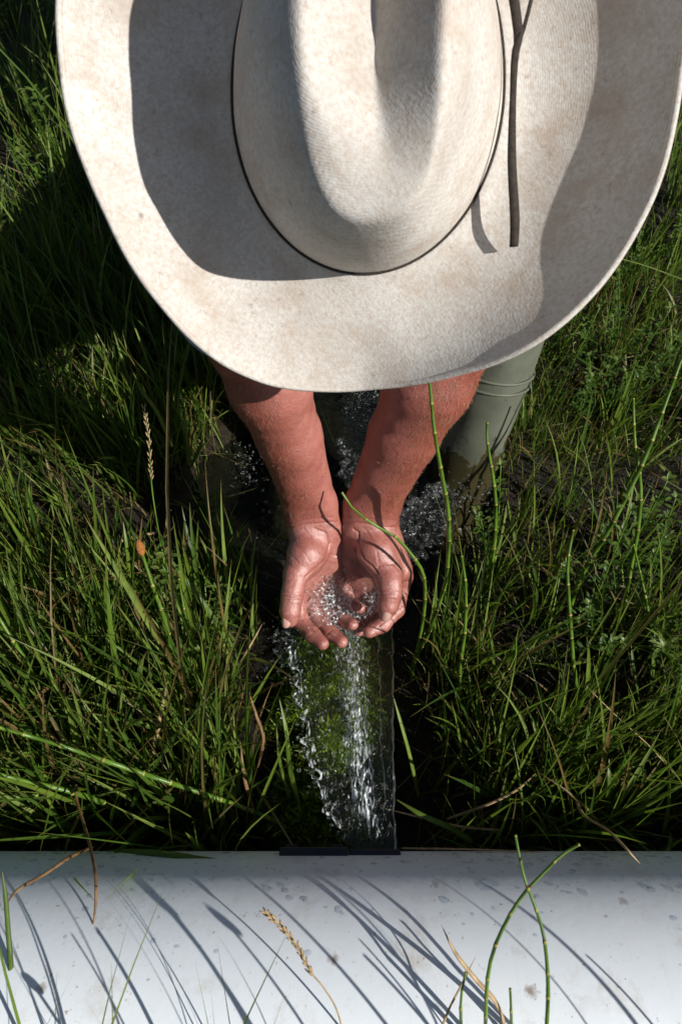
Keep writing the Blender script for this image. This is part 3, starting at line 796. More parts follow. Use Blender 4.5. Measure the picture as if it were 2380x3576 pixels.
# a fly resting on the pipe rim
P0 = np.array([-.232, .118, .214]); fly = thing('fly', P0, 'small black fly resting on the far rim of the white pipe', 'insect')
V0, F0 = I2
mesh_np('fly_body', np.vstack([P0+V0*np.array([.0036, .0017, .0015])+[0, 0, .0018]]), F0, M['flybody'], fly)
mesh_np('fly_head', P0+V0*.0014+[.0042, 0, .002], F0, M['flybody'], fly)
for s in (-1, 1):
    for q in (-.002, 0, .002):
        Vt, Ft = tube([P0+[q, 0, .001], P0+[q*1.4, s*.003, .002], P0+[q*1.9, s*.005, -.001]], .0003, 5); mesh_np('fly_leg', Vt, Ft, M['flybody'], fly)

# ------------------------------------------------------------------ ground, pool, water
def pool_mask(x, y):
    a = 1-sst(np.hypot((x-.07)/.18, (y-.73)/.28), .75, 1.15)
    b = 1-sst(np.hypot((x+.09)/.16, (y-.74)/.14), .7, 1.2)
    c = 1-sst(np.abs(x-.03)/(.16), .7, 1.2); c = c*sst(y, .5, .8)*(1-sst(y, 1.6, 2.2))
    d = 1-sst(np.hypot((x-.00)/.075, (y-.32)/.20), .7, 1.1)
    e = 1-sst(np.hypot((x+.42)/.20, (y-.60)/.10), .7, 1.2)
    return np.maximum.reduce([a, b, c, d])
def gz(x, y):
    P = np.stack([x, y], -1)
    return .012+.018*wob(P, 9, 31)+.006*wob(P, 40, 32)-.13*pool_mask(x, y)
def gridmesh(x0, x1, y0, y1, nx, ny, fz):
    X, Y = np.meshgrid(np.linspace(x0, x1, nx), np.linspace(y0, y1, ny)); Z = fz(X, Y)
    V = np.stack([X, Y, Z], -1).reshape(-1, 3); i = np.arange(nx-1)[None]+np.arange(ny-1)[:, None]*nx
    F = np.stack([i, i+1, i+1+nx, i+nx], -1).reshape(-1, 4); return V, F
# one sheet: fine in the middle, stretching out to the horizon
ux = np.linspace(-1, 1, 401); uy = np.linspace(-1, 1, 401)
fx = np.sinh(ux*6.2)/np.sinh(6.2)*60; 
sx = 1.2*ux+60*np.abs(ux)**12*np.sign(ux)
X, Y = np.meshgrid(sx, .7+sx)
V = np.stack([X, Y, gz(X, Y)], -1).reshape(-1, 3); i = np.arange(400)[None]+np.arange(400)[:, None]*401
F = np.stack([i, i+1, i+402, i+401], -1).reshape(-1, 4)
tag(mesh_np('ground', V, F, M['mud']), 'dark wet mud under the grass', kind='structure')
def wz(x, y):
    P = np.stack([x, y], -1)
    turb = np.exp(-((x-.05)/.13)**2-((y-.85)/.32)**2)+.8*np.exp(-((x-.14)/.09)**2-((y-.60)/.10)**2)+.8*np.exp(-((x+.16)/.09)**2-((y-.76)/.07)**2)
    return -.032+.0012*wob(P, 60, 41)+turb*(.0028*wob(P, 110, 42)+.0014*wob(P, 300, 43))
V, F = gridmesh(-.75, .5, .15, 2.3, 300, 500, wz)
x, y = V[:, 0], V[:, 1]
foam_glint = np.clip(1.3*np.exp(-((x-.035)/.06)**2-((y-.95)/.28)**2)+1.1*np.exp(-((x-.15)/.05)**2-((y-.60)/.06)**2)+.9*np.exp(-((x+.17)/.05)**2-((y-.77)/.045)**2), 0, 1)
tag(mesh_np('water', V, F, M['pool'], attrs={'foam_glint': foam_glint}), 'dark rippling pool of water around the boots', kind='structure')

# ---- the sheet of water leaving the gate
def edges(y):
    lx = np.interp(y, [.138, .17, .22, .30, .40, .50, .62], [.0095, -.008, -.032, -.050, -.070, -.085, -.10])
    rx = np.interp(y, [.138, .25, .40, .62], [.0560, .060, .071, .085])
    return lx, rx
NU, NV = 90, 260
ys = np.linspace(.138, .60, NV); V = []; foam_glint = []
U = np.linspace(0, 1, NU)
top = np.zeros((NV, NU, 3)); bot = top.copy(); fo = np.zeros((NV, NU))
for i, y in enumerate(ys):
    t = (y-.138)/2.1; z = .166-4.9*t*t*1.15
    lx, rx = edges(y)
    lx = lx+.0035*math.sin(y*95)+.003*math.sin(y*233+1)+.002*math.sin(y*410)
    for j, u in enumerate(U):
        x = lx+(rx+.0006*math.sin(y*130)+.0005*math.sin(y*310)-lx)*u
        s = sst(np.array(u), .35, .55)              # smooth glassy right side, broken left side
        thick = .004+.020*s*(1-.4*(y-.138)/.4)
        e = math.sin(math.pi*u)**.35 if 0 < u < 1 else 0
        amp = (1-s)*min(1, (y-.138)/.05)
        zz = z+.010*s*(1-(y-.138)/.5)*0
        top[i, j] = (x, y, zz+thick*.5*e); bot[i, j] = (x, y, zz-thick*(.5 if s < .5 else .9)*e)
        fo[i, j] = min(1, (y-.138)/.03)*(.25*(u < .5)+1.1*math.exp(-((u-.60)/.14)**2)+.9*math.exp(-(u/.06)**2)-.9*sst(np.array(u), .76, .84))  # mask of white streaks: froth plus painted glints, strongest mid sheet
Pxy = top[..., :2]*np.array([1.0, .35])
rip = .0011*wob(Pxy, 520, 51)+.0010*wob(Pxy, 260, 52)
lump = .0020*wob(top[..., :2], 300, 53)+.0022*wob(top[..., :2], 150, 54)
Sm = sst(np.broadcast_to(U, (NV, NU)), .35, .6)
gr = np.clip((ys-.138)/.06, 0, 1)[:, None]
mid = np.exp(-((U-.55)/.14)**2)[None]
disp = gr*((1-Sm)*lump+Sm*rip*.9+mid*(.0009*wob(Pxy*np.array([1, .8]), 900, 57)+.0012*wob(top[..., :2], 430, 58)+.0008*wob(Pxy, 560, 59)))
inner = (np.minimum(U, 1-U) > .001)[None]
top[..., 2] += disp*inner; bot[..., 2] += .6*gr*((1-Sm)*.002*wob(bot[..., :2], 210, 55)+Sm*.0012*wob(Pxy, 300, 56))*inner
Vt = top.reshape(-1, 3); Vb = bot.reshape(-1, 3)
i = np.arange(NU-1)[None]+np.arange(NV-1)[:, None]*NU
Ft = np.stack([i, i+1, i+1+NU, i+NU], -1).reshape(-1, 4)
Fb = Ft[:, ::-1]+len(Vt)
sl = np.arange(NV-1)*NU; n0 = len(Vt)
side = np.concatenate([np.stack([sl, sl+NU, sl+NU+n0, sl+n0], -1), np.stack([sl+NU-1+NU, sl+NU-1, sl+NU-1+n0, sl+NU-1+NU+n0], -1)])
jet = mesh_np('water_jet', np.vstack([Vt, Vb]), np.vstack([Ft, Fb, side]), M['jet'], attrs={'foam_glint': np.concatenate([fo.ravel(), fo.ravel()])})
tag(jet, 'clear rippling sheet of water shooting from the pipe gate toward the hands', 'water jet')

for u0, r0, wv_, i0, i1 in ((.997, .0011, .0002, 0, NV), (.86, .0006, .0008, 20, NV-20), (.70, .0008, .0014, 10, NV-50), (.61, .0007, .0018, 25, NV-60), (.50, .0006, .0020, 40, NV-40)):
    P = np.array([top[i, min(NU-1, int(u0*(NU-1)))]+[wv_*math.sin(i*.11+u0*40)+wv_*.6*math.sin(i*.27), 0, .0006 if u0 < .99 else -.001] for i in range(i0, i1, 2)])
    Vs, Fs = tube(P, r0*(1+.35*np.sin(np.arange(len(P))*.35+u0*20)), 7)
    mesh_np('water_strand', Vs, Fs, M['strand'], jet)

# ---- water held in the hands
cc = HC(745, 1025, .903)
U2 = np.linspace(-1, 1, 120); A, B = np.meshgrid(U2, U2); R = np.hypot(A, B)
rotz = -.35
gx = A*math.cos(rotz)-B*math.sin(rotz)
pos = cc[None, None]+RGT*(A*.060)[..., None]+(-UPV)*(B*.054)[..., None]
L2 = np.stack([A, B], -1)
hgt = .0024*wob(L2, 7, 61)+.0016*wob(L2, 16, 62)+.0008*wob(L2, 34, 63)+.002*np.exp(-((A+.1)**2+(B-.1)**2)/.12)
hgt = hgt-.022*sst(R+.08*wob(L2, 5, 66), .78, 1.05)
pos = pos-FWD*hgt[..., None]+np.array([0, 0, 1])*0
V = pos.reshape(-1, 3); n = 120
i = np.arange(n-1)[None]+np.arange(n-1)[:, None]*n
F = np.stack([i, i+1, i+1+n, i+n], -1).reshape(-1, 4)
F = F[(R.ravel()[F] < 1).all(1)]
used = np.unique(F); mp = np.full(len(V), -1); mp[used] = np.arange(len(used))
o = mesh_np('cupped_water', V[used], mp[F], M['cup'], attrs={'foam_glint': np.clip(1.1-R.ravel()[used]*.9, 0, 1)}); md = o.modifiers.new('t', 'SOLIDIFY'); md.thickness = .0015; md.offset = -1
tag(o, 'bubbling handful of clear water held in the cupped palms', 'water')

# ---- splash: lobes thrown to the right of and behind the hands, droplets everywhere
def lobe(pts, w, seed, label, curl=.02):
    P = spline([K(*p) for p in pts], 70); Wd = np.interp(np.linspace(0, 1, 70), np.linspace(0, 1, len(w)), w)
    T, N, B = frames(P); V = []; m = 26
    for a in range(70):
        t = T[a]; s = np.cross(t, [0, 0, 1]); s /= np.linalg.norm(s); u = np.cross(s, t)
        for b in range(m):
            v = b/(m-1)*2-1
            e = Wd[a]*(1+.35*math.sin(a*.7+seed)*math.sin(a*.31))
            V.append(P[a]+s*v*e+u*(curl*(v*v-.5)*.5))
    V = np.array(V); V[:, 2] += .0025*wob(V, 220, seed)+.002*wob(V, 480, seed+1); V += .0015*np.stack([wob(V, 300, seed+2), wob(V, 300, seed+3), 0*V[:, 0]], -1)
    i = np.arange(m-1)[None]+np.arange(69)[:, None]*m
    F = np.stack([i, i+1, i+1+m, i+m], -1).reshape(-1, 4)
    o = mesh_np('water_splash', V, F, M['cup'], attrs={'foam_glint': np.full(len(V), .35)}); md = o.modifiers.new('t', 'SOLIDIFY'); md.thickness = .0025
    tag(o, label, 'splash')
lobe([(1350, 1930, .93), (1440, 1850, .95), (1510, 1780, .98), (1580, 1700, 1.02)], [.03, .038, .03, .018], 71, 'glassy fan of splashing water thrown out right of the right wrist')
lobe([(1180, 2180, .955), (1080, 2220, .95), (1020, 2270, .945), (985, 2200, .955)], [.015, .022, .022, .010], 75, 'thin lip of water spilling left of the fingertips')
lobe([(1245, 1700, 1.10), (1250, 1560, 1.16), (1270, 1440, 1.22), (1240, 1330, 1.28)], [.022, .030, .034, .03], 79, 'churned pale water running between the two forearms')
pts, rad = [], []
def spray(px, py, sx, sy, d, sd, n, r0=.0007, r1=.0018):
    for _ in range(n):
        pts.append(K(rng.normal(px, sx), rng.normal(py, sy), rng.normal(d, sd))); rad.append(r0+(r1-r0)*rng.random()**2.5)
spray(1600, 1730, 70, 40, 1.00, .015, 90, .0008, .0034)
spray(1520, 1810, 50, 45, .97, .015, 90, .0008, .003)
spray(1465, 1900, 30, 30, .95, .01, 50, .0008, .0035)
spray(1700, 1720, 60, 30, 1.02, .02, 40, .0008, .0036)
spray(1480, 2030, 25, 120, .95, .02, 30, .0006, .002)
spray(860, 1640, 45, 45, 1.13, .01, 130, .0008, .0028)
spray(950, 1860, 25, 90, 1.0, .02, 60, .0006, .004)
spray(850, 1900, 90, 110, 1.03, .02, 60, .0005, .0015)
spray(960, 2250, 25, 60, .93, .01, 45, .0008, .0028)
spray(925, 2350, 30, 30, .93, .01, 22, .0012, .0032)
spray(1400, 2160, 12, 90, .93, .01, 26, .0006, .0016)
spray(1255, 1450, 30, 90, 1.20, .01, 150, .0007, .0022)
spray(1180, 2085, 75, 45, .894, .003, 260, .0005, .0024)
spray(1130, 2180, 60, 35, .882, .004, 60, .0005, .0018)
spray(1100, 2020, 60, 50, .895, .004, 50, .0004, .0011)
spray(1800, 1950, 200, 150, 1.05, .02, 30, .0005, .0016)
for (V_, F_, *_r) in parts[:2]:            # drops standing on the wet skin
    N_ = vnorm(V_, F_); cx_, cy_, _d = crop_of(V_); fz = -(N_@FWD)
    for cond, nn_, ra in (((cy_ > 420) & (fz > .45), 170, .0011), ((cy_ <= 420) & (cy_ > -600) & (fz > .3), 70, .0009)):
        for i_ in rng.choice(np.where(cond)[0], nn_): pts.append(V_[i_]); rad.append(.0004+ra*rng.random()**2)
for t in np.linspace(0, 1, 230):          # ragged left rim of the sheet
    y = .15+.30*t; lx, _ = edges(y); tt = (y-.138)/2.1
    pts.append(np.array([lx+rng.normal(-.001, .003), y+rng.normal(0, .002), .166-5.6*tt*tt+rng.normal(0, .002)])); rad.append(.0006+.0022*rng.random()**2)
for t in range(26):
    y = rng.uniform(.2, .42); lx, _ = edges(y); tt = (y-.138)/2.1
    pts.append(np.array([lx-abs(rng.normal(0, .012))-.004, y, .16-5.6*tt*tt+rng.normal(0, .006)])); rad.append(rng.uniform(.0012, .0028))
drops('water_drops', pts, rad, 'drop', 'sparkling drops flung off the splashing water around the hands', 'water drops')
# drops clinging to forearm skin and boot: tiny
def groundpt(px, py, z=0.0):
    d = FWD+RGT*((px-CX)/FPX)+UPV*(-(py-CY)/FPX); t = (z-CAM[2])/d[2]; return CAM+d*t
# ------------------------------------------------------------------ grass
def blades(n, base, h, w, az, lean, droop, rnd, seg=6, fold=.25, roll=None):
    s = np.linspace(0, 1, seg+1)
    th = lean[:, None]+droop[:, None]*s[None]**1.3
    ds = h[:, None]/seg
    dx = np.sin(th)*ds; dz = np.cos(th)*ds
    hx = np.concatenate([np.zeros((n, 1)), np.cumsum(dx[:, :-1], 1)], 1); hz = np.concatenate([np.zeros((n, 1)), np.cumsum(dz[:, :-1], 1)], 1)
    d = np.stack([np.cos(az), np.sin(az), 0*az], -1); side0 = np.stack([-np.sin(az), np.cos(az), 0*az], -1)
    if roll is None: roll = rng.normal(0, .7, n)
    P = base[:, None]+hx[..., None]*d[:, None]+hz[..., None]*np.array([0, 0, 1])
    nrm = np.cos(th)[..., None]*(-d[:, None])+np.sin(th)[..., None]*np.array([0, 0, 1])
    tw = roll[:, None]+rng.normal(0, .5, n)[:, None]*s[None]
    side = side0[:, None]*np.cos(tw)[..., None]+nrm*np.sin(tw)[..., None]
    up = -side0[:, None]*np.sin(tw)[..., None]+nrm*np.cos(tw)[..., None]
    wp = w[:, None]*np.clip((.55+.9*s-1.45*s**2.2), .02, 1)[None]
    V = np.stack([P-side*wp[..., None]*.5, P-up*(wp*fold)[..., None], P+side*wp[..., None]*.5], 2).reshape(-1, 3)
    k = 3*(seg+1); q = []
    for i in range(seg):
        for j in range(2): q.append([i*3+j, i*3+j+1, i*3+j+4, i*3+j+3])
    F = (np.array(q)[None]+(np.arange(n)*k)[:, None, None]).reshape(-1, 4)
    A = {'rnd': np.repeat(rnd, k), 's': np.tile(np.repeat(s, 3), n)}
    return V, F, A
def dens_keep(x, y):
    m = 1-np.clip(pool_mask(x, y)*1.25, 0, 1)
    stream = (np.abs(x-.0) < .115) & (y < .62)
    m = np.where(stream, 0, m)
    m = np.where((x > .085) & (x < .26) & (y < .60), m*.75, m)       # thin, dark patch right of the jet
    m = np.where((x > .24) & (y > .32) & (y < .75), m*.42, m)
    m = np.where((x < -.1) & (y > .53) & (y < .80), m*.7, m)
    m = np.where(np.hypot((x+.22)/.15, (y-.62)/.085) < 1, m*.18, m)
    return m
def field_grass(name, n, x0, x1, y0, y1, hm, wm, label, azb=None, dead=.06, clump=True, maxh=None):
    x = rng.uniform(x0, x1, n*3); y = rng.uniform(y0, y1, n*3)
    keep = rng.random(n*3) < dens_keep(x, y)*(np.clip(.75+.7*wob(np.stack([x, y], -1), 22, 77), .05, 1.2) if clump else 1)
    x, y = x[keep][:n], y[keep][:n]; n = len(x)
    caz = None
    if clump:      # most blades stand in tufts that splay outwards
        nc = max(8, n//26); ci = rng.integers(0, nc, n); cxx, cyy = x[:nc].copy(), y[:nc].copy(); tuft = rng.random(n) < .62
        ox, oy = rng.normal(0, .011, n), rng.normal(0, .011, n)
        x = np.where(tuft, cxx[ci]+ox, x); y = np.where(tuft, np.maximum(cyy[ci]+oy, .146), y); caz = np.arctan2(oy, ox)
    z = gz(x, y)-.005
    h = hm*rng.lognormal(0, .33, n)*np.where((x < -.1) & (y > .42) & (y < .75), .62, 1); w = wm*rng.lognormal(0, .35, n)
    az = rng.uniform(0, 2*math.pi, n)
    if azb is not None: az = np.where(rng.random(n) < .65, rng.normal(azb, .7, n), az)
    if caz is not None: az = np.where(tuft & (rng.random(n) < .6), caz+rng.normal(0, .3, n), az)
    lean = np.abs(rng.normal(.22, .22, n)); droop = np.abs(rng.normal(.22, .38, n))
    rnd = np.clip(rng.beta(1.25, 1.25, n)*.84, 0, .85); dd = rng.random(n) < dead; rnd[dd] = rng.uniform(.88, 1, dd.sum())
    droop[dd] += .4
    V, F, A = blades(n, np.stack([x, y, z], -1), h, w, az, lean, droop, rnd)
    px, py, pd = proj(V); bad = ((px > 905) & (px < 1450) & (py > 1230) & (py < 2280) & (V[:, 2] > .03)) | ((px > 1050) & (px < 1400) & (py > 2250) & (py < 2960) & (V[:, 2] > .08))
    good = ~bad.reshape(n, 21).any(1); F = F.reshape(n, -1, 4)[good].reshape(-1, 4)
    return tag(mesh_np(name, V, F, M['grass'], attrs=A), label, 'grass', kind='stuff')
UPL = 2.2
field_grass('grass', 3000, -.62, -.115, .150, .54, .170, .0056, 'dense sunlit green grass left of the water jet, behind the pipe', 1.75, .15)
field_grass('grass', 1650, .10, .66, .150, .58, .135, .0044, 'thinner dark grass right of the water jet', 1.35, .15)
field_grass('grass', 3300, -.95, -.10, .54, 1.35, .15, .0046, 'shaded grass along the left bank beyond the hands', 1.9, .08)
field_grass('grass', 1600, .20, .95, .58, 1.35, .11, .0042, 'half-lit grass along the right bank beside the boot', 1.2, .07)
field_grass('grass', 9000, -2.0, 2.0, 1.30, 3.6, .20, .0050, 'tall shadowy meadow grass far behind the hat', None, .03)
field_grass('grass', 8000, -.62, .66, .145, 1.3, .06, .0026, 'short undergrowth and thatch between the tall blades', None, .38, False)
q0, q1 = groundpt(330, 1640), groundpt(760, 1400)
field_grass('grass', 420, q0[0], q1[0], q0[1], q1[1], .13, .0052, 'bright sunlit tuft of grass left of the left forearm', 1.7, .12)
# dead litter lying flat
n = 2600; x = rng.uniform(-.65, .7, n); y = rng.uniform(.145, 1.2, n)
k = rng.random(n) < np.clip(dens_keep(x, y)+.12, 0, 1); x, y = x[k], y[k]; n = len(x)
V, F, A = blades(n, np.stack([x, y, gz(x, y)+rng.uniform(.0, .03, n)], -1), .07*rng.lognormal(0, .4, n), .0022*rng.lognormal(0, .3, n), rng.uniform(0, 6.28, n), rng.normal(1.45, .2, n), rng.normal(.05, .3, n), rng.uniform(.86, 1, n), 5)
tag(mesh_np('leaf_litter', V, F, M['grass'], attrs=A), 'flattened brown dead blades lying on the wet mud', 'dead grass', kind='stuff')
# moss under the sheet of water
n = 16000; x = rng.normal(-.018, .036, n); y = rng.uniform(.17, .50, n); z = .045+.02*wob(np.stack([x, y], -1), 40, 88)-((x+.03)/.06)**2*.03
V, F, A = blades(n, np.stack([x, y, z], -1), .010*rng.lognormal(0, .4, n), .0034*rng.lognormal(0, .3, n), rng.uniform(0, 6.28, n), rng.uniform(0, 1.2, n), rng.uniform(0, 1, n), rng.random(n), 2)
tag(mesh_np('moss', V, F, M['moss'], attrs=A), 'bright green moss showing through the left of the water sheet', 'moss', kind='stuff')
X, Y = np.meshgrid(np.linspace(-.12, .07, 60), np.linspace(.15, .52, 90)); Z = .043+.02*wob(np.stack([X, Y], -1), 40, 88)-((X+.03)/.06)**2*.03
i = np.arange(59)[None]+np.arange(89)[:, None]*60
tag(mesh_np('moss_bed', np.stack([X, Y, Z], -1).reshape(-1, 3), np.stack([i, i+1, i+61, i+60], -1).reshape(-1, 4), M['mossbed']), 'mound of dark mud under the moss', kind='structure')

# ------------------------------------------------------------------ leafy weeds
def leaf(mb, c, d, up, l, w):
    d = d/np.linalg.norm(d); s = np.cross(d, up); s /= np.linalg.norm(s)+1e-9; u = np.cross(s, d)
    pr = [(0, .12), (.25, .8), (.5, 1), (.75, .75), (1, .05)]
    V = []
    for t, ww in pr:
        p = c+d*l*t-u*l*.25*t*t
        V += [p-s*w*ww*.5+u*w*.18*ww, p, p+s*w*ww*.5+u*w*.18*ww]
    F = []
    for i in range(4):
        for j in range(2): F.append((i*3+j, i*3+j+1, i*3+j+4, i*3+j+3))
    mb.add(V, F)
def weed_obj(base, h, az, label, group, fluff=True, ll=.016, nl=11, top=True, name='leafy_weed'):
    b = np.asarray(base, float); root = thing(name, b, label, 'weed', group)
    d = np.array([math.cos(az), math.sin(az), 0]); P = spline([b, b+d*h*.12+[0, 0, h*.5], b+d*h*.3+[0, 0, h]], 16)
    Vt, Ft = tube(P, np.linspace(.0016, .0008, 16), 6); o = mesh_np('stem', Vt, Ft, M['ht'], root)
    mb = MB()
    for i in range(nl):
        t = .2+.8*i/(nl-1); p = P[min(15, int(t*15))]
        for s in range(2 if i < nl-2 else 5):
            a = i*1.7+s*(math.pi if i < nl-2 else 1.26)+random.random()
            e = .3+.7*random.random() if i < nl-2 else .9
            leaf(mb, p, np.array([math.cos(a), math.sin(a), e]), np.array([0, 0, 1.]), ll*random.uniform(.6, 1.2)*(1-.35*t), ll*.42*random.uniform(.8, 1.2)*(1-.3*t))
            if random.random() < .5:
                q = p+np.array([math.cos(a+.7), math.sin(a+.7), .6])*ll*.5
                leaf(mb, q, np.array([math.cos(a+.9), math.sin(a+.9), .4]), np.array([0, 0, 1.]), ll*.6, ll*.25)
    nV = sum(len(v) for v in mb.V); fo = mb.build('foliage', M['weed'], root)
    at = fo.data.attributes.new('rnd', 'FLOAT', 'POINT'); at.data.foreach_set('value', np.clip(np.linspace(.3, 1, nV)+rng.normal(0, .12, nV//15).repeat(15)[:nV], 0, 1).astype(np.float32))
    at = fo.data.attributes.new('s', 'FLOAT', 'POINT'); at.data.foreach_set('value', np.full(nV, .5, np.float32))
    return root
for px, py, h, lab in ((2000, 2250, .25, 'upright weed with a pointed pale bud on a bare stem, right of the jet'), (2080, 2120, .24, 'weed with a round fuzzy green head, right of the pointed bud'),
                       (2190, 2150, .22, 'weed with serrated oval leaves and a small yellow-green head beside the crossing horsetails'), (645, 2300, .20, 'weed with yellow-green leafy tip just right of the orange cone'),
                       (720, 1840, .06, 'small dark clover-like weed in the shade left of the left forearm')):
    weed_obj(groundpt(px, py), h, random.uniform(1, 2.2), lab, None, ll=.020, nl=12)
spots = []
for _ in range(46):
    px, py = random.uniform(1880, 2500), random.uniform(780, 1500); spots.append((px, py, .14))
for _ in range(14): spots.append((random.uniform(1650, 2450), random.uniform(1950, 2400), .13))
for _ in range(12): spots.append((random.uniform(350, 800), random.uniform(2150, 2400), .10))
for px, py, h in spots:
    b = groundpt(px, py)
    if dens_keep(np.array([b[0]]), np.array([b[1]]))[0] < .25: continue
    weed_obj(b, h*random.uniform(.8, 1.6), random.uniform(0, 6.28), 'low bushy weed with small oval leaves growing among the grass', 'small leafy weeds in the grass', ll=random.uniform(.013, .02), nl=10)
for _ in range(75):
    b = np.array([random.uniform(-1.7, -.55), random.uniform(1.15, 3.0), 0]); 
    weed_obj(b, random.uniform(.22, .38), random.uniform(0, 6.28), 'taller leafy weed in the far meadow at the upper left', 'leafy weeds in the far meadow', ll=.03, nl=14)

# leafy bush added unseen behind the hat, only to shade the left meadow
def shade_shrub(name, base, R, H, n, label):
    root = thing(name, base, label, 'shade_shrub'); base = np.array(base, float)
    for k in range(7):
        a = k*.9; tip = base+np.array([math.cos(a)*R*.6, math.sin(a)*R*.35, H*(.7+.25*math.sin(k*2.))])
        P = spline([base+[0, 0, -.02], base*.5+tip*.5+[.03*math.cos(k), 0, .05], tip], 20)
        Vt, Ft = tube(P, np.linspace(.014, .004, 20), 6); mesh_np('branch', Vt, Ft, M['straw'], root)
    ce = rng.normal(0, 1, (60, 3)); ce /= np.linalg.norm(ce, axis=1)[:, None]; ce *= rng.uniform(.3, 1, (60, 1))**.5
    ce = base+ce*np.array([R, R*.65, H*.42])+np.array([0, 0, H*.55])
    b = ce[rng.integers(0, 60, n)]+rng.normal(0, .06, (n, 3)); b[:, 2] = np.maximum(b[:, 2], .03)
    V, F, A = blades(n, b, np.full(n, .045)*rng.lognormal(0, .2, n), np.full(n, .022), rng.uniform(0, 6.28, n), rng.uniform(.4, 2.2, n), rng.normal(.3, .3, n), rng.uniform(0, .8, n), 3)
    mesh_np('foliage', V, F, M['weed'], root, attrs=A)
shade_shrub('shade_shrub', (.16, 1.64, 0), .55, 1.55, 17000, 'unseen leafy bush added behind the crouching person to shade the meadow')

# ------------------------------------------------------------------ horsetails
def horsetail(pts, r, label, seg=.036, cone=False, pale_tip=False):
    P0 = spline([K(*p) for p in pts], 120)
    L = np.concatenate([[0], np.cumsum(np.linalg.norm(np.diff(P0, axis=0), axis=1))])
    # stations: between nodes, narrow before the sheath, flare at the node
    st, rd, mi = [], [], []
    s = 0.0; T = L[-1]; i = 0
    while s < T-1e-6:
        e = min(T, s+seg*random.uniform(.75, 1.25)); q = .85*(.55+.45*min(1, (s/T)*2.5+.15))
        for a, rr_, m in ((0, 1.10, 1), (.0012, 1.12, 1), (.0013, 1.0, 0), ((e-s)*.5, .98, 0), ((e-s)-.0025, 1.02, 2 if random.random() < .25 else 0), ((e-s)-.0010, 1.10, 1)):
            if a <= (e-s): st.append(s+a); rd.append(r*rr_*q); mi.append(m)
        s = e
    st, idx = np.unique(np.array(st), return_index=True); rd = np.array(rd)[idx]; mi = np.array(mi)[idx]
    P = np.stack([np.interp(st, L, P0[:, a]) for a in range(3)], -1)
    kk = 8; Vt, Ft = tube(P, rd, kk)
    mf = [int(mi[i]) for i in range(len(P)-1) for _ in range(kk)]+[0, 0]
    base = P[-1]
    root = thing('horsetail', base, label, 'horsetail')
    mesh_np('stem', Vt, Ft, [M['ht'], M['htn'], M['htd']], root, True, mf)
    if cone:
        d = P[0]-P[3]; d /= np.linalg.norm(d); c = P[0]+d*.008
        V0, F0 = I2; a = np.cross(d, RGT); a /= np.linalg.norm(a); b = np.cross(d, a)
        L0 = V0*(1+.05*np.sin(V0[:, 2:]*22)+.05*np.sin(np.arctan2(V0[:, 1], V0[:, 0])*7)[:, None])
        mesh_np('spore_cone', c+L0[:, :1]*.0052*a+L0[:, 1:2]*.0052*b+L0[:, 2:]*.0105*d, F0, M['cone'], root)
    return root
def withbase(pts, z=-.01):   # let the foot of the stem reach the soil
    px, py, d = pts[-1]; P = K(px, py, d)
    if P[2] > z+.02:
        q = P.copy(); q[2] = z; q[1] -= .01; x, y, dd = proj(q); pts = pts+[(x, y, dd)]
    return pts
